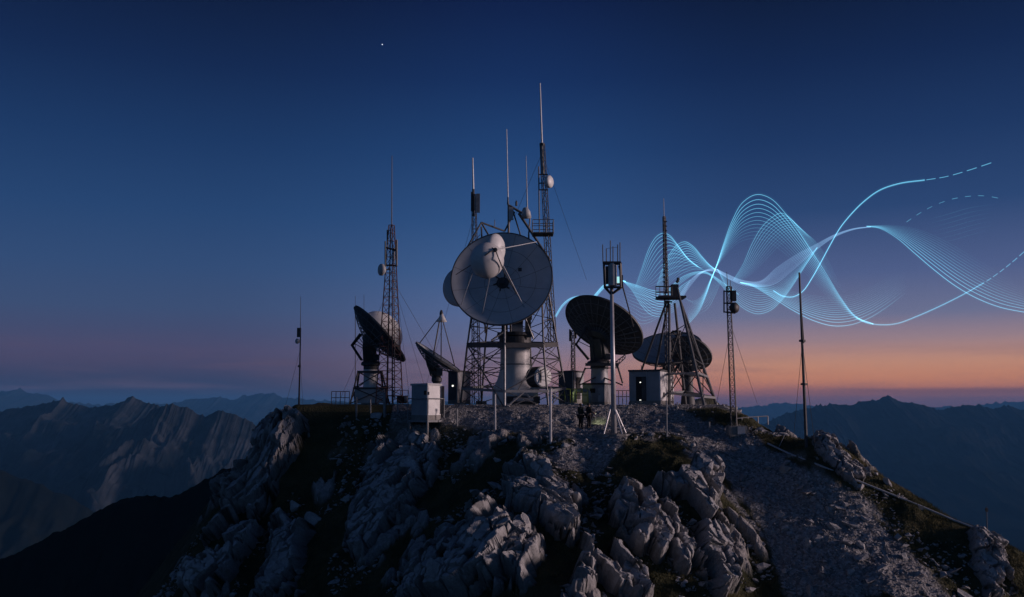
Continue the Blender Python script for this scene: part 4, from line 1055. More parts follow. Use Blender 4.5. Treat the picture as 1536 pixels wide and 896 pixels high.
part(t, 'sleeve', MB().tube(A(1000, 440, 75.4), A(996.4, 326, 75.4), .1, 6, .07), DARK)
for x in (975, 983): guy(t, A(1000, 452, 75.4), A(x, 520, 72))

# ------------------------------------------------------------------ lattice mast on the concrete block
hp = hit(1105, 652); Yp = hp.y
t = thing('antenna_mast', 'slender lattice mast with two dark drums on the concrete block by the gravel slide', 'antenna mast', A(1104, 641, Yp), 'lattice masts of the station')
lattice(t, A(1101, 641, Yp), A(1092.5, 430, Yp), .26, .17, 24, .045, .022, DARK, rot=.5)
whip(t, A(1092, 435, Yp), A(1090, 408, Yp), .03, DARK); whip(t, A(1096, 436, Yp), A(1095.5, 421, Yp), .025, DARK)
mb = bars(MB(), [((1085,437,Yp),(1103,437,Yp)), ((1085,468,Yp),(1103,470,Yp)), ((1086,436,Yp),(1086,469,Yp)), ((1090,432,Yp),(1091,470,Yp)), ((1097,430,Yp),(1098,470,Yp)), ((1085,455,Yp),(1100,455,Yp))], .05, 5)
part(t, 'antenna_frame', mb, DARK)
part(t, 'drum_antenna', dish_shell(MB(), A(1100, 462, Yp - .2), (.7, -.7, 0), .36, .4), DARK, smooth=True)
panel_box(t, 1101, 436, 452, Yp - .2, .28, DARK)
guy(t, A(1098, 493, Yp), A(1136, 606, 78)); guy(t, A(1096, 493, Yp), A(1070, 632, 66))
t = thing('concrete_block', 'pale concrete footing box on rough masonry at the top of the gravel slide', 'footing', A(1105, 655, Yp))
part(t, 'block', MB().box(A(1105, 646, Yp), (1.25, .9, .62)), CONC)
part(t, 'cover', MB().box(A(1112, 646, Yp - .46), (.5, .06, .5)), PALE)
part(t, 'masonry', MB().box(A(1111, 662, Yp - .1), (1.75, 1.3, .85)), MASON)

# ------------------------------------------------------------------ background lattice mast
t = thing('antenna_mast', 'small distant lattice mast between the big tower and the ribbed dish', 'antenna mast', A(859, 604, 93), 'lattice masts of the station')
lattice(t, A(860, 604, 93), A(859.5, 496, 93), .26, .2, 22, .045, .025, DARK, rot=.4)
mb = bars(MB(), [((855,494,93),(855,512,93)), ((864,493,93),(864,508,93)), ((855,503,93),(864,503,93),.04), ((860,515,93),(867,515,93),.04)], .1, 6)
part(t, 'antenna_frame', mb, DARK)
guy(t, A(859, 520, 93), A(848, 566, 92))
for x, y0, y1, lab in ((533, 470, 444, 'left of two hair thin whips beyond the left dish'), (546, 470, 442, 'right of two hair thin whips beyond the left dish')):
    t = thing('whip_antenna', lab, 'antenna', A(x, 604, 96)); part(t, 'shaft', MB().tube(A(x, 606, 96), A(x, y0, 96), .04, 5), DARK); part(t, 'tip', MB().tube(A(x, y0, 96), A(x, y1, 96), .02, 5), DARK)

# ------------------------------------------------------------------ sheds and cabinets
def shed(label, fl, fr, sr, ytop, Yh, door, walls=CLAD, side=WHITE, roof=DARK, cat='shed', name='equipment_shed'):  # side faces the sun: its paler material carries part of the lit look
    """fl, fr: front bottom corners; sr: far bottom corner of the right side (pixel, Y)"""
    a, b_, c = A(*fl), A(*fr), A(*sr); c.z = b_.z; a.z = b_.z
    d = a + (c - b_); h = A(fr[0], ytop, fr[2]).z - b_.z
    t = thing(name, label, cat, (a + c) / 2)
    up = Vector((0, 0, h)); out = (a - d).normalized(); thk = .08
    def wall(p, q, m_): 
        nrm = (q - p).cross(Vector((0, 0, 1))).normalized() * thk
        return part(t, 'wall', MB().prism([p, q, q - nrm, p - nrm], up), m_)
    wall(a, b_, walls); wall(b_, c, side); wall(c, d, walls); wall(d, a, walls)
    cc = (a + c) / 2; e = .1
    P = [cc + (p - cc) * (1 + e / (p - cc).length) + up for p in (a, b_, c, d)]
    part(t, 'roof', MB().prism([p + Vector((0, 0, .003)) for p in P], (0, 0, .14)), roof)
    base_ = [cc + (p - cc) * 1.0 - Vector((0, 0, .003)) for p in (a, b_, c, d)]
    part(t, 'plinth', MB().prism(base_, (0, 0, -.35)), CONC)
    return t, a, b_, c, d, h
def on_front(a, b_, h, u0, u1, v0, v1, off=.012, th=.04):
    nrm = (b_ - a).cross(Vector((0, 0, 1))).normalized()
    pts = [a + (b_ - a) * u + Vector((0, 0, h * v)) + nrm * off for u, v in ((u0, v0), (u1, v0), (u1, v1), (u0, v1))]
    return MB().prism(pts, nrm * th), pts, nrm
t, a, b_, c, d, h = shed('pale container shed with an open dark doorway right of the lamp pole', (944, 601, 73.5), (991, 601, 72.3), (1011, 601, 76.5), 557, 72.5, None)
mb, pts, nrm = on_front(a, b_, h, .23, .56, .0, .82); dr = part(t, 'door', mb, BLACK)  # black slab stands for the dark inside of the open doorway
mb, pts, nrm = on_front(a, b_, h, .42, .56, .03, .80, .06, .05); part(t, 'door_leaf', mb, DARK)
mb, pts, nrm = on_front(a, b_, h, .36, .39, .61, .64, .06, .05); part(t, 'door_lamp', mb, LAMP)
mb, pts, nrm = on_front(a, b_, h, .34, .39, .01, .025, .06, .05); part(t, 'floor_lamp', mb, LAMP)
mb, pts, nrm = on_front(a, b_, h, .56, .575, 0, 1, .0, .05); part(t, 'corner_trim', mb, PALE)
mb, pts, nrm = on_front(b_, c, h, .18, .26, .12, .28, .01, .06); part(t, 'switch_box', mb, DARK)
mb, pts, nrm = on_front(b_, c, h, .5, .7, .12, .2, .01, .06); part(t, 'switch_box', mb, RED)
whip(t, A(962, 553, 75), A(962, 548, 75), .03, DARK, 'vent_pipe')
t, a, b_, c, d, h = shed('grey shed with a dark door and a small lamp left of the big tower', (672, 600, 81), (686, 600, 80), (706, 600, 82.5), 558, 80, None, walls=DARK, side=CLAD)
mb, pts, nrm = on_front(b_, c, h, .38, .45, .55, .59, .01, .05); part(t, 'lock', mb, DARK)
mb, pts, nrm = on_front(a, b_, h, .5, .60, .48, .53, .03, .05); part(t, 'door_lamp', mb, LAMP)
mb, pts, nrm = on_front(a, b_, h, .15, .85, .03, .92, .004, .02); part(t, 'door', mb, DARK)
t, a, b_, c, d, h = shed('dark hut with a narrow doorway behind the right leg of the big tower', (838, 600, 85), (860, 600, 83), (876, 600, 85.5), 558, 83, None, walls=DARK, side=PALE)
mb, pts, nrm = on_front(b_, c, h, .25, .62, .02, .82, .01, .05); part(t, 'door', mb, BLACK)  # black slab in place of the unlit opening
t, a, b_, c, d, h = shed('low blue grey plant room under the ribbed dish with a dark window', (874, 603, 79), (907, 603, 78), (922, 603, 82), 577, 78, None, walls=CLAD, side=CLAD)
mb, pts, nrm = on_front(a, b_, h, .35, .58, .52, .78, .01, .03); part(t, 'window', mb, BLACK)
mb, pts, nrm = on_front(a, b_, h, .72, .96, .02, .82, .01, .03); dr = part(t, 'door', mb, PALE)
mb, pts, nrm = on_front(a, b_, h, .76, .79, .42, .46, .045, .04); part(dr, 'handle', mb, DARK)

hc = hit(640, 634); Yc = 67.5
t, a, b_, c, d, h = shed('white metal cabinet with slanted top corner on a railed ledge below the little dish', (617, 623, 68.3), (641, 623, 66.8), (661, 623, 68.6), 578, 66.8, None, walls=CLAD, side=WHITE, roof=PALE, cat='cabinet', name='equipment_cabinet')
mb, pts, nrm = on_front(b_, c, h, .05, .9, .06, .93, .006, .03); dr = part(t, 'door', mb, WHITE)
mb, pts, nrm = on_front(b_, c, h, .02, .06, .68, .78, .04, .05); part(dr, 'handle', mb, DARK)
mb, pts, nrm = on_front(a, b_, h, .82, .98, .68, .82, .01, .06); part(t, 'vent', mb, BLACK)
part(t, 'cable_duct', MB().box(A(664, 600, 68.6), (.22, .3, 2.0)), DARK)
part(t, 'ledge', MB().prism([p + Vector((0, 0, -.36)) + (p - (a + c) / 2) * .22 for p in (a, b_, c, d)], (0, 0, -.14)), GREY)
mb = MB()
for p in (a, b_, c, d): q = p + (p - (a + c) / 2) * .1 + Vector((0, 0, -.5)); mb.tube(q, q - Vector((0, 0, 1.6)), .1, 6)
part(t, 'stilts', mb, CONC)
pr = [p + (p - (a + c) / 2) * .24 for p in (a, b_, c, d)]
railing('pipe railing around the ledge of the white cabinet', [p + Vector((0, 0, -.42)) for p in (pr[0], pr[1], pr[2])], 1.6, 1, GREY, (1.0,), .04)

# stair, pipes, tanks and small kit on the plateau
t = thing('metal_stair', 'steel stair with sloping handrails going down the bank under the white shed', 'stair', A(1010, 634, 68))
for x in (975, 990): part(t, 'stringer', MB().beam(A(x, 608, 71), A(x + 22, 636, 67.5), .08, .2), GREY)
mb = MB()
for q in np.linspace(.08, .95, 8): mb.beam(lerp(A(975, 608, 71), A(997, 636, 67.5), q), lerp(A(990, 608, 71), A(1012, 636, 67.5), q), .25, .05)
part(t, 'treads', mb, DARK)
for x in (1000, 1006): part(t, 'handrail', MB().tube(A(x, 606, 70.5), A(x + 17, 632, 67.5), .045, 6), BRIGHT)
part(t, 'handrail', bars(MB(), [((1016,604,70),(1016,634,69)), ((1013,606,70),(1021,634,68)), ((1022,608,70),(1023,635,69))], .05), GREY)
t = thing('pipe_loop', 'fat pale pipe bend beside the yellow railing at the ribbed dish', 'pipe', A(870, 604, 77.5))
part(t, 'pipe', MB().path([A(862, 604, 77.5), A(862, 590, 77.5), A(863, 587, 77.5), A(868, 586, 77.5), A(880, 586, 77.5), A(883, 588, 77.5), A(884.5, 606, 77.5)], .17, 10), PALE, smooth=True)
part(t, 'flange', MB().tube(A(871, 586, 77.5), A(872.5, 586, 77.5), .24, 12), GREY)
t = thing('generator', 'dark machinery with pale pipes low under the ring of the big tower', 'machine', A(775, 607, 73.5))
part(t, 'housing', MB().box(A(785, 600, 73.8), (2.6, 1.0, .55)), DARK)
part(t, 'exhaust', MB().path([A(778, 596, 73.2), A(782, 592, 73.2), A(790, 592, 73.2), A(795, 597, 73.2)], .1, 8), PALE)
part(t, 'tank', MB().tube(A(770, 600, 73.1), A(800, 600, 73.1), .16, 10), PALE)
part(t, 'hose', MB().path([A(826 + 7 * math.sin(q), 592 + 9 * math.cos(q), 72.6) for q in np.linspace(0, 5.6, 14)], .05, 6), PALE)
t = thing('cable_drum', 'squat dark crate and drum beside the left deck railing near the cabinet', 'drum', A(606, 605, 79))
part(t, 'crate', MB().box(A(603, 600, 79), (.8, .7, .6)), DARK); part(t, 'drum', MB().tube(A(607, 599, 78.5), A(611, 599, 78.5), .3, 14), GREY)

# bare posts standing in front of the station
def post(x, y0, y1, r, lab, m=BRIGHT):
    h = hit(x, y1); top = A(x - .4, y0, h.y)
    t = thing('fence_post', lab, 'post', h, 'bare steel posts around the station')
    part(t, 'shaft', MB().tube(h - Vector((0, 0, .4)), top, r, 7), m); part(t, 'cap', MB().tube(top, top + Vector((0, 0, .04)), r * 1.3, 7), GREY)
for a_ in ((535,597,625,.07,'pale post furthest left below the left dish',GREY),(556,600,620,.05,'thin grey post second from left under the concrete deck',GREY),(577,590,625,.11,'thick pale post under the red mast',GREY),
  (597,604,621,.05,'short grey post just right of the thick pale one under the red mast',GREY),(686,612,640,.06,'dull post with crossbar right of the white cabinet',GREY),(743,592,648,.06,'tall thin post left of the front leg of the big tower',BRIGHT),
  (826,584,665,.085,'tallest bright post in front of the right side of the big tower',BRIGHT),(1000,602,657,.055,'dark slim post in front of the metal stair',GREY),(1064,634,645,.06,'short dark post at the foot of the right tower',GREY)):
    post(*a_[:5], m=a_[5])
h = hit(686, 640); solo('crossbar', MB().box(A(687, 611, h.y), (.8, .3, .08)), CONC, 'small slab lying across the dull post right of the white cabinet', 'slab')
h = hit(1131, 668); t = thing('survey_stake', 'thin stick leaning right in the grass above the long pipe', 'stick', h); part(t, 'shaft', MB().tube(A(1168, 672, hit(1168,672).y), A(1180, 646, hit(1168,672).y), .025, 5), GREY)
t.location = hit(1168, 672); t.children[0].location = t.children[0].location + Vector(h) - Vector(t.location)

# long pipe running down the right slope
pts = [(1152,668),(1185,684),(1230,702),(1280,722),(1330,742),(1380,762),(1430,783),(1470,798),(1505,813),(1545,832)]
def onto(x, y): h = hit(x, y); return h + Vector((0, 0, .1))
P = [onto(*p) for p in pts]
t = thing('pipeline', 'long thin grey pipe running down the right hillside', 'pipe', P[0])
part(t, 'pipe', MB().path(P, .06, 8), PALE)
for p in P[1:-1:2]: part(t, 'saddle', MB().box(p - Vector((0, 0, .12)), (.3, .3, .24)), CONC)

# ------------------------------------------------------------------ two people with a torch on the path
def person(label, x, y, facing, jacket, arms):
    h = hit(x, y); base = h
    # joints: name -> (x, y, z, radius)
    J = {'pel': (0,0,.96,.15), 'wai': (0,.0,1.12,.135), 'che': (0,-.01,1.32,.155), 'sho': (0,0,1.45,.12), 'nec': (0,.0,1.53,.058), 'hea': (0,.01,1.62,.088), 'top': (0,.015,1.71,.085),
         'hl': (-.10,0,.90,.105), 'kl': (-.11,.02,.50,.068), 'al': (-.12,-.02,.09,.045), 'tl': (-.14,.13,.04,.042), 'hr': (.10,0,.90,.105), 'kr': (.10,.04,.50,.068), 'ar': (.10,0,.09,.045), 'tr': (.12,.15,.04,.042),
         'sl': (-.19,0,1.43,.072), 'sr': (.19,0,1.43,.072)}
    J.update(arms)
    E = [('pel','wai'),('wai','che'),('che','sho'),('sho','nec'),('nec','hea'),('hea','top'),('pel','hl'),('hl','kl'),('kl','al'),('al','tl'),('pel','hr'),('hr','kr'),('kr','ar'),('ar','tr'),
         ('sho','sl'),('sl','el'),('el','wl'),('wl','pl'),('sho','sr'),('sr','er'),('er','wr'),('wr','pr')]
    def skin(names, edges, name, grow, m):
        me = bpy.data.meshes.new(name); idx = {n: i for i, n in enumerate(names)}
        me.from_pydata([J[n][:3] for n in names], [(idx[a], idx[b]) for a, b in edges], []); me.update()
        o = bpy.data.objects.new(name, me); COL.objects.link(o)
        md = o.modifiers.new('skin', 'SKIN'); md.use_smooth_shade = True
        for n in names:
            r = J[n][3] + grow; o.data.skin_vertices[0].data[idx[n]].radius = (r * (1.25 if n in ('che', 'wai', 'pel', 'sho') else 1), r)
        o.data.skin_vertices[0].data[0].use_root = True
        o.modifiers.new('sub', 'SUBSURF').levels = 2; o.modifiers['sub'].render_levels = 2
        dg = bpy.context.evaluated_depsgraph_get(); me2 = bpy.data.meshes.new_from_object(o.evaluated_get(dg))
        o.modifiers.clear(); o.data = me2; me2.materials.clear(); me2.materials.append(m); me2.polygons.foreach_set('use_smooth', [True] * len(me2.polygons)); return o
    body = skin(list(J), E, 'person', 0, SKIN)
    body.location = base; body.rotation_euler = (0, 0, facing); body['label'] = label; body['category'] = 'person'
    jn = ['che','wai','pel','sho','sl','el','wl','sr','er','wr']
    je = [('che','wai'),('wai','pel'),('che','sho'),('sho','sl'),('sl','el'),('el','wl'),('sho','sr'),('sr','er'),('er','wr')]
    jk = skin(jn, je, 'jacket', .022, jacket); jk.parent = body
    tn = ['pel','hl','kl','al','hr','kr','ar']; te = [('pel','hl'),('hl','kl'),('kl','al'),('pel','hr'),('hr','kr'),('kr','ar')]
    tk = skin(tn, te, 'trousers', .014, TROUSER); tk.parent = body
    for s in 'lr':
        bt = skin(['a' + s, 't' + s], [('a' + s, 't' + s)], 'boot', .014, BLACK); bt.parent = body
    keep = {i: k for k, i in enumerate(np.where(IV[:, 2] > -.35)[0])}
    fs = [tuple(keep[i] for i in f_) for f_ in IF if all(i in keep for i in f_)]
    VV = [(x_ * .105, y_ * .118 - .012, z_ * .125 + 1.665) for x_, y_, z_ in IV[list(keep)]]
    hr = link_mesh('hair', VV, fs, HAIR, True); hr.parent = body
    fm = MB()
    fm.lathe([(.004, .03), (.012, .015), (.016, 0)], placed((0, .10, 1.63), (0, 1, -.2)), 8)
    ns = link_mesh('nose', fm.v, fm.f, SKIN, True); ns.parent = body
    for s in (-1, 1):
        b_ = MB().path([(s * .092, 0, 1.60), (s * .105, -.005, 1.63), (s * .094, -.005, 1.655)], .014, 6); e_ = link_mesh('ear', b_.v, b_.f, SKIN, True); e_.parent = body
        b_ = MB().lathe([(.002, .008), (.009, 0), (.002, -.008)], Matrix.Translation((s * .034, .088, 1.655)), 8); e_ = link_mesh('eye', b_.v, b_.f, BLACK, True); e_.parent = body
    for s, k in ((-1, 'l'), (1, 'r')):
        w_, p_ = Vector(J['w' + k][:3]), Vector(J['p' + k][:3]); d_ = (p_ - w_).normalized(); sd = d_.orthogonal().normalized(); u_ = d_.cross(sd)
        mb = MB()
        for i in range(4):
            q = p_ + sd * (.028 * (i - 1.5) * .75); ln = (.075, .085, .08, .062)[i]
            mb.path([q - d_ * .02, q + d_ * ln * .5, q + d_ * ln * .8 + u_ * ln * .35, q + d_ * ln * .8 + u_ * ln * .75], [.011, .010, .009, .007], 6)
        mb.path([w_ + sd * .03 + d_ * .02, w_ + sd * .055 + d_ * .05 + u_ * .01, w_ + sd * .05 + d_ * .085 + u_ * .03], [.012, .011, .008], 6)
        f_ = link_mesh('fingers', mb.v, mb.f, SKIN, True); f_.parent = body
    return body
# facing is the turn about z from looking away from the camera
pA = person('person in a dark green jacket standing on the path, left one of two', 871, 643.5, R(-55), CLOTHA,
   {'el': (-.23,.03,1.15,.048), 'wl': (-.15,.24,1.10,.036), 'pl': (-.10,.31,1.12,.034), 'er': (.23,.02,1.15,.048), 'wr': (.15,.24,1.06,.036), 'pr': (.10,.31,1.08,.034)})
pB = person('person in black holding a lit torch towards the bank, right one of two', 883.5, 643.0, R(-62), CLOTHB,
   {'el': (-.23,-.02,1.14,.048), 'wl': (-.22,.06,.90,.036), 'pl': (-.21,.09,.82,.034), 'er': (.26,.05,1.16,.05), 'wr': (.21,.30,1.08,.036), 'pr': (.18,.40,1.07,.034)})
Mb = Matrix.Translation(pB.location) @ Matrix.Rotation(R(-62), 4, 'Z')
hnd = Mb @ Vector((.18, .43, 1.07)); aim = hit(899, 634); dr_ = (aim - hnd).normalized()
t = thing('torch', 'small torch shining from the hand of the person in black', 'torch', hnd)
part(t, 'barrel', MB().tube(hnd - dr_ * .08, hnd + dr_ * .07, .018, 10, .02), BLACK)
part(t, 'lens', MB().tube(hnd + dr_ * .072, hnd + dr_ * .085, .03, 12), TORCH)
sp = bpy.data.lights.new('torch_beam', 'SPOT'); sp.energy = 42; sp.spot_size = R(70); sp.spot_blend = 1.0; sp.color = (.95, 1.0, .55); sp.shadow_soft_size = .03
so_ = bpy.data.objects.new('torch_beam', sp); COL.objects.link(so_); so_.location = hnd + dr_ * .1; so_.rotation_euler = (-dr_).to_track_quat('Z', 'Y').to_euler(); so_.parent = None
wl = thing('work_lamp', 'small yellowish lamp among the rails left of the plant room', 'lamp', A(848, 600, 77.6))
part(wl, 'lens', MB().box(A(848, 592.5, 77.6), (.1, .06, .06)), LAMP); part(wl, 'stand', MB().tube(A(848, 602, 77.65), A(848, 593, 77.65), .02, 6), DARK)
pl_ = bpy.data.lights.new('work_lamp_light', 'POINT'); pl_.energy = 9; pl_.color = (.85, 1.0, .35); pl_.shadow_soft_size = .08
po = bpy.data.objects.new('work_lamp_light', pl_); COL.objects.link(po); po.location = A(848, 591, 77.2)

# ------------------------------------------------------------------ ribbons of light beyond the masts
def crom(P, n):
    P = np.array(P, float); d = np.concatenate([[0], np.cumsum(np.hypot(*np.diff(P, axis=0).T) ** .5 + 1e-6)]); d /= d[-1]
    # natural-looking spline: cubic Hermite on a chord parameter
    m = np.gradient(P, d, axis=0); tt = np.linspace(0, 1, n); k = np.clip(np.searchsorted(d, tt, side='right') - 1, 0, len(P) - 2)
    h = (d[k + 1] - d[k])[:, None]; s = ((tt - d[k])[:, None]) / h
    return (2*s**3-3*s**2+1)*P[k] + (s**3-2*s**2+s)*h*m[k] + (-2*s**3+3*s**2)*P[k+1] + (s**3-s**2)*h*m[k+1]
CY, LV_ = (.20, .72, 1.0), (.34, .64, 1.0)
GL = {}
def gl(c, s):
    if c not in GL:
        m = GL[c] = glow_gas('wave_light', c, 1.0); nt = m.node_tree
        e = [n for n in nt.nodes if n.type == 'EMISSION'][0]; a = nt.nodes.new('ShaderNodeAttribute'); a.attribute_name = 'glow'
        nt.links.new(a.outputs['Fac'], e.inputs['Strength'])
    return GL[c]
def ribbon(label, Acv, Bcv, n, r0, r1, s0, s1, col=CY, Y0=100.0, amp=2.0, ease=1.0, N=56, dash=None, fa=(1, 1), fb=(1, 1)):
    a, b_ = crom(Acv, N), crom(Bcv, N)
    mid = a[N // 2]
    t = thing('light_wave', label, 'light wave', at(mid[0], mid[1], Y0)); t['group'] = 'glowing ribbons in the sky'
    for i in range(n):
        q = (i / max(1, n - 1)) ** ease; c = a * (1 - q) + b_ * q
        dY = amp * np.sin(np.linspace(0, 5, N) + q * 2.2)
        pts = [at(x, y, Y0 + dd) for (x, y), dd in zip(c, dY)]
        mb = MB(); r = r0 + (r1 - r0) * q
        if dash:
            for k in range(0, N - dash[0], dash[0] + dash[1]): mb.path(pts[k:k + dash[0] + 1], r, 4)
        else: mb.path(pts, r, 4)
        u = np.linspace(0, 1, N); f0 = fa[0] * (1 - q) + fb[0] * q; f1 = fa[1] * (1 - q) + fb[1] * q
        fade = (s0 + (s1 - s0) * q) * (f0 + (1 - f0) * np.clip(u / .35, 0, 1)) * (f1 + (1 - f1) * np.clip((1 - u) / .45, 0, 1))
        o = part(t, 'strand', mb, gl(col, 1), smooth=True)
        ga = o.data.attributes.new('glow', 'FLOAT', 'POINT'); vals = np.repeat(fade, 4) if not dash else np.full(len(o.data.vertices), s0)
        ga.data.foreach_set('value', np.asarray(vals, np.float32))
        if i == 0 and s0 >= .2 and not dash and n > 1:
            mb = MB(); mb.path(pts, .2, 8); o = part(t, 'halo', mb, gl(col, 1), smooth=True)
            o.data.attributes.new('glow', 'FLOAT', 'POINT').data.foreach_set('value', np.repeat(fade * .035, 8).astype(np.float32))
W = .036
ribbon('first short arch of light beside the ribbed dish', [(833,474),(843,458),(855,448),(870,444),(886,444)], [(834,476),(845,459),(857,449),(870,446),(886,448)], 3, W, W, .30, .2)
ribbon('bundle of light climbing from the ribbed dish to the caged lamp', [(884,452),(895,439),(905,428),(917,421),(927,419),(938,422)], [(890,452),(898,441),(908,431),(918,425),(928,421),(938,423)], 6, W, W, .28, .22)
ribbon('fan of strands falling right of the caged lamp', [(936,422),(955,428),(975,435),(995,438),(1012,437),(1024,428),(1036,420)], [(936,423),(948,436),(962,458),(976,472),(990,475),(1006,470),(1022,455)], 11, W, W, .28, .18, fa=(.4,.5), fb=(.4,.1))
ribbon('faint net of strands hanging below the fan', [(940,436),(955,440),(975,446),(1000,448),(1020,436)], [(930,466),(950,478),(962,486),(985,478),(1012,452)], 9, W*.8, W*.7, .14, .09, fa=(.2,.2), fb=(.1,.1))
ribbon('left hump of strands over the spire of the right tower', [(953,430),(962,405),(974,372),(984,356),(994,350),(1004,353),(1016,367),(1030,386),(1046,400)], [(962,434),(980,428),(996,418),(1010,410),(1022,406),(1032,404),(1040,403),(1048,404),(1058,406)], 11, W, W*.8, .28, .10, ease=1.2, fa=(.3,.5), fb=(.3,.3))
ribbon('second hump of strands right of the spire', [(984,432),(996,398),(1008,376),(1018,366),(1028,363),(1040,370),(1053,385),(1064,397),(1074,405)], [(996,434),(1012,418),(1024,410),(1034,406),(1042,404),(1050,404),(1058,404),(1066,404),(1074,405)], 12, W, W*.8, .28, .12, ease=1.1, fa=(.3,.5), fb=(.2,.3))
ribbon('brightest braid of strands from the right tower along the middle of the sky', [(1018,444),(1032,424),(1048,410),(1070,403),(1090,411),(1112,420),(1140,422),(1165,402),(1195,382),(1225,366),(1252,352),(1280,343),(1306,340)], [(1024,446),(1038,426),(1056,408),(1074,408),(1092,418),(1112,427),(1136,430),(1160,427),(1186,408),(1216,382),(1250,357),(1280,345),(1306,341)], 13, W*.9, W*.9, .10, .10, col=LV_, N=84, fa=(.6,.35), fb=(.6,.35))
ribbon('loop of strands from the right tower sweeping up to the braid', [(1000,438),(1020,418),(1040,409),(1058,408),(1076,418),(1092,430),(1108,442)], [(1002,442),(1022,424),(1042,412),(1060,411),(1078,424),(1090,438),(1096,448)], 4, W, W, .22, .16)
ribbon('tallest hump of strands right of the slender mast', [(1034,484),(1048,468),(1058,446),(1067,420),(1075,398),(1086,364),(1098,332),(1114,304),(1135,292),(1156,298),(1176,318),(1198,348),(1218,378),(1240,412),(1262,448),(1284,475),(1310,486)], [(1030,462),(1044,452),(1056,436),(1066,418),(1075,401),(1086,386),(1098,372),(1112,362),(1130,358),(1150,362),(1172,376),(1196,398),(1218,420),(1240,444),(1262,464),(1284,480),(1310,487)], 12, W*1.1, W*.6, .32, .05, ease=.9, N=90, fa=(.6,.5), fb=(.2,.0))
ribbon('inner hump of strands leaning under the tallest one', [(1100,420),(1114,398),(1128,366),(1142,342),(1156,328),(1172,320),(1188,330),(1208,364),(1224,390)], [(1108,424),(1128,410),(1150,388),(1172,366),(1194,352),(1216,356),(1236,380),(1256,420),(1272,450)], 11, W, W*.6, .24, .06, N=64, fa=(.5,.3), fb=(.5,.0))
ribbon('hanging bowl of strands under the braid beside the slender mast', [(1076,404),(1088,428),(1100,448),(1116,463),(1136,471),(1155,466),(1172,451),(1188,430),(1206,402),(1226,372)], [(1076,404),(1094,416),(1112,425),(1128,430),(1144,430),(1160,427),(1176,418),(1192,404),(1208,388),(1226,370)], 13, W, W*.6, .24, .08, N=64, fa=(.4,.4), fb=(.4,.1))
ribbon('fading half bowl of strands left of the slender mast', [(1048,472),(1062,462),(1074,440),(1084,416)], [(1020,440),(1038,452),(1058,440),(1076,410)], 9, W*.7, W*.6, .10, .08, fa=(.1,.3), fb=(.1,.3))
ribbon('wide low bowl of strands behind the bare right pole', [(1110,424),(1130,430),(1158,446),(1190,466),(1220,481),(1250,489),(1278,487),(1306,476),(1334,458),(1362,436)], [(1112,424),(1138,426),(1164,430),(1192,438),(1222,444),(1250,446),(1278,442),(1304,432),(1330,418),(1356,402)], 14, W*1.1, W*.5, .28, .05, ease=.8, N=70, fa=(.7,.0), fb=(.7,.0))
ribbon('single bright line climbing through the braid to the upper right', [(1160,436),(1174,444),(1190,445),(1204,437),(1218,417),(1232,392),(1246,366),(1260,342),(1276,322),(1296,302),(1320,285),(1350,275),(1387,270)], [(1160,437),(1174,445),(1190,446),(1204,438),(1218,418),(1232,393),(1246,367),(1260,343),(1276,323),(1296,303),(1320,286),(1350,276),(1387,271)], 2, W*1.1, W, .36, .2, N=80)
ribbon('dashed end of the bright line at the upper right', [(1390,270),(1420,265),(1455,255),(1494,242)], [(1390,270),(1420,265),(1455,255),(1494,242)], 1, W*1.3, W, .24, .2, N=46, dash=(6, 3))
ribbon('right hand fan of strands falling from the braid to the picture edge', [(1300,340),(1320,343),(1345,357),(1372,380),(1400,404),(1430,427),(1462,446),(1500,461),(1545,470)], [(1300,339),(1330,338),(1362,341),(1392,350),(1420,363),(1446,378),(1476,396),(1508,414),(1545,432)], 13, W*1.1, W*.45, .30, .05, ease=.85, N=64, fa=(.4,.8), fb=(.4,.0))
ribbon('single line rising through the right hand fan', [(1284,476),(1300,484),(1322,487),(1346,485),(1376,474),(1410,459),(1444,442),(1476,424)], [(1284,477),(1300,485),(1322,488),(1346,486),(1376,475),(1410,460),(1444,443),(1476,425)], 2, W, W, .28, .16, N=60)
ribbon('dashed end of the line rising to the right picture edge', [(1480,422),(1500,408),(1520,392),(1545,370)], [(1480,422),(1500,408),(1520,392),(1545,370)], 1, W*1.2, W, .20, .2, N=40, dash=(4, 2))
ribbon('dashed arc above the right hand fan', [(1360,333),(1378,321),(1398,310),(1424,300),(1450,295),(1476,294),(1506,299)], [(1360,333),(1378,321),(1398,310),(1424,300),(1450,295),(1476,294),(1506,299)], 1, W, W, .16, .12, N=56, dash=(3, 4))
ribbon('faint veil of strands below the dashed arc', [(1390,330),(1420,322),(1455,312),(1495,306)], [(1400,366),(1430,360),(1465,350),(1500,342)], 7, W*.6, W*.5, .05, .03, fa=(0,0), fb=(0,0))
mb = MB().lathe([(1, 32), (32, 0), (1, -32)], Matrix.Translation(at(573.5, 67, 60000)), 8)
solo('star', mb, STAR, 'single bright star in the upper left of the dark sky', 'star')


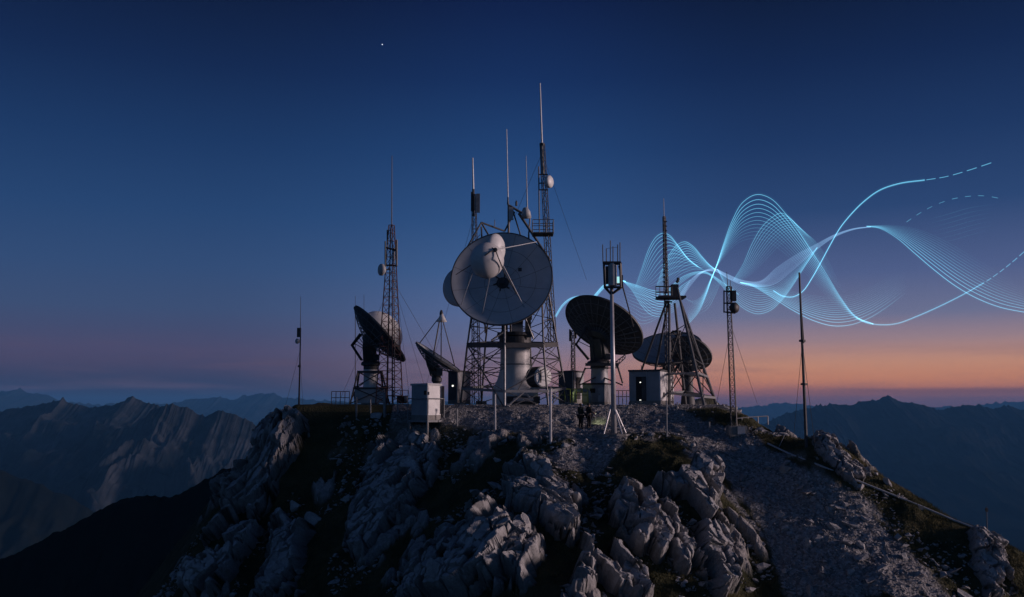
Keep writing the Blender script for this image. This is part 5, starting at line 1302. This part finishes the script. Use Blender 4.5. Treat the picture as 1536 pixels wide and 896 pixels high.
# ------------------------------------------------------------------ sky and light
w = bpy.data.worlds.new('World'); SC.world = w; w.use_nodes = True; nt = w.node_tree; nt.nodes.clear(); L = nt.links.new
def lin(c): return tuple(((v / 255) / 12.92 if v / 255 <= 0.04045 else ((v / 255 + 0.055) / 1.055) ** 2.4) for v in c)
def elev(y): return math.degrees(PITCH + math.atan((448 - y) / F))
tc = nt.nodes.new('ShaderNodeTexCoord'); sep = nt.nodes.new('ShaderNodeSeparateXYZ'); L(tc.outputs['Generated'], sep.inputs[0])
def math_(op, a, b=None):
    n = nt.nodes.new('ShaderNodeMath'); n.operation = op
    for i, q in enumerate((a, b)):
        if q is None: continue
        if isinstance(q, (int, float)): n.inputs[i].default_value = q
        else: L(q, n.inputs[i])
    return n.outputs[0]
el = math_('MULTIPLY', math_('ARCSINE', sep.outputs['Z']), 180 / math.pi)
az = math_('MULTIPLY', math_('ARCTAN2', sep.outputs['X'], sep.outputs['Y']), 180 / math.pi)
def mrange(src, a, b, smooth=True):
    n = nt.nodes.new('ShaderNodeMapRange'); n.interpolation_type = 'SMOOTHSTEP' if smooth else 'LINEAR'; n.clamp = True
    n.inputs['From Min'].default_value = a; n.inputs['From Max'].default_value = b; L(src, n.inputs['Value']); return n.outputs['Result']
elf = mrange(el, -2, 40, False)
def sky_ramp(stops):
    r = nt.nodes.new('ShaderNodeValToRGB'); e = r.color_ramp.elements; stops = sorted(((elev(y) if y is not None else e_) , c) for y, e_, c in stops)
    pos = [max(0, min(1, (s + 2) / 42)) for s, _ in stops]
    e[0].position, e[0].color = pos[0], (*lin(stops[0][1]), 1); e[1].position, e[1].color = pos[-1], (*lin(stops[-1][1]), 1)
    for p, (s, c) in zip(pos[1:-1], stops[1:-1]): q = e.new(p); q.color = (*lin(c), 1)
    L(elf, r.inputs['Fac']); return r.outputs['Color']
def mixc(f, a, b):
    n = nt.nodes.new('ShaderNodeMix'); n.data_type = 'RGBA'
    for s, q in (('Factor', f), ('A', a), ('B', b)):
        if isinstance(q, (int, float)): n.inputs[s].default_value = q
        elif isinstance(q, tuple): n.inputs[s].default_value = q
        else: L(q, n.inputs[s])
    return n.outputs['Result']
LEFT = sky_ramp([(None,-2,(26,30,48)),(600,0,(48,53,79)),(575,0,(58,60,88)),(550,0,(76,69,97)),(530,0,(80,74,104)),(500,0,(69,76,110)),(470,0,(61,79,116)),(410,0,(50,76,118)),(330,0,(37,68,113)),(230,0,(26,55,99)),(120,0,(17,39,79)),(0,0,(10,24,56)),(None,40,(8,16,42))])
MID = sky_ramp([(None,-2,(84,68,86)),(600,0,(138,104,116)),(575,0,(158,118,122)),(545,0,(138,117,134)),(510,0,(111,117,152)),(470,0,(94,112,157)),(410,0,(69,101,150)),(330,0,(48,84,135)),(230,0,(33,68,118)),(120,0,(21,48,96)),(0,0,(13,31,74)),(None,40,(9,18,48))])
RIGHT = sky_ramp([(None,-2,(130,84,76)),(604,0,(170,106,98)),(592,0,(214,126,88)),(572,0,(228,146,98)),(548,0,(212,150,118)),(515,0,(162,134,140)),(480,0,(112,116,147)),(420,0,(80,95,138)),(330,0,(42,69,114)),(230,0,(27,53,97)),(120,0,(16,37,77)),(0,0,(9,22,52)),(None,40,(8,16,42))])
c1 = mixc(mrange(az, -19, 7), LEFT, MID); c2 = mixc(mrange(az, -3, 17), c1, RIGHT)
# thin dusk clouds, long low streaks
mp = nt.nodes.new('ShaderNodeCombineXYZ'); L(math_('MULTIPLY', az, 0.07), mp.inputs[0]); L(math_('MULTIPLY', el, 0.9), mp.inputs[1])
cn = nt.nodes.new('ShaderNodeTexNoise'); cn.inputs['Scale'].default_value = 1.6; cn.inputs['Detail'].default_value = 6; L(mp.outputs[0], cn.inputs['Vector'])
band = math_('MULTIPLY', mrange(el, 0.2, 1.0), math_('SUBTRACT', 1.0, mrange(el, 2.2, 4.6)))
cf = math_('MULTIPLY', math_('MULTIPLY', mrange(cn.outputs['Fac'], 0.46, 0.72), math_('MULTIPLY', band, math_('SUBTRACT', 1.0, math_('MULTIPLY', mrange(az, -8, 12), 0.72)))), 0.75)
c3 = mixc(cf, c2, (*lin((96, 78, 98)), 1))
b1 = math_('MULTIPLY', mrange(az, 8, 27), math_('MULTIPLY', mrange(el, 0.45, 0.85), math_('SUBTRACT', 1.0, mrange(el, 0.9, 1.15))))
c3 = mixc(math_('MULTIPLY', b1, 0.6), c3, (*lin((112, 76, 86)), 1))
# the sunset glow stands right of the picture
gl = math_('MULTIPLY', math_('MULTIPLY', mrange(az, 30, 75), math_('SUBTRACT', 1.0, mrange(az, 95, 150))), math_('MULTIPLY', mrange(el, -2, 1), math_('SUBTRACT', 1.0, mrange(el, 4, 22))))
c4 = mixc(math_('MULTIPLY', gl, 0.85), c3, (0.75, 0.38, 0.28, 1))
down = mrange(el, -3, -1)
c5 = mixc(down, (0.004, 0.005, 0.008, 1), c4)
FILLSKY = sky_ramp([(None,-2,(36,46,64)),(None,2,(58,74,100)),(None,12,(58,88,122)),(None,25,(44,76,116)),(None,40,(20,36,72))])  # unseen sky behind the camera, brightened to add blue fill light
c5 = mixc(mrange(math_('ABSOLUTE', az), 60, 125), c5, FILLSKY)
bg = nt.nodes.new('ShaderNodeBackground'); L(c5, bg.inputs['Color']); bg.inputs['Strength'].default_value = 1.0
sk = nt.nodes.new('ShaderNodeTexSky'); sk.sky_type = 'NISHITA'; sk.sun_disc = False; sk.sun_elevation = R(-3); sk.sun_rotation = R(95)
bg2 = nt.nodes.new('ShaderNodeBackground'); L(sk.outputs[0], bg2.inputs['Color']); bg2.inputs['Strength'].default_value = 0.02
ad = nt.nodes.new('ShaderNodeAddShader'); L(bg.outputs[0], ad.inputs[0]); L(bg2.outputs[0], ad.inputs[1])
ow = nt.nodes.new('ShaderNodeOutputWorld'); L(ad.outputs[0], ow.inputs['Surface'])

sun = bpy.data.lights.new('sunset_glow', 'SUN'); sun.energy = 2.8; sun.angle = R(8); sun.color = (1.0, 0.76, 0.74)
so = bpy.data.objects.new('sunset_glow', sun); COL.objects.link(so)
d = Vector((math.sin(R(94)), math.cos(R(94)), math.tan(R(8))))   # direction towards the glow
so.rotation_euler = d.to_track_quat('Z', 'Y').to_euler(); so.location = (60, -30, 60)

SC.render.engine = 'CYCLES'
SC.view_settings.view_transform = 'Standard'; SC.view_settings.look = 'None'; SC.view_settings.exposure = 0; SC.view_settings.gamma = 1; SC.view_settings.use_curve_mapping = False
SC.cycles.use_denoising = True; SC.cycles.max_bounces = 5; SC.cycles.transparent_max_bounces = 96; SC.cycles.volume_bounces = 0
SC.cycles.sample_clamp_indirect = 4
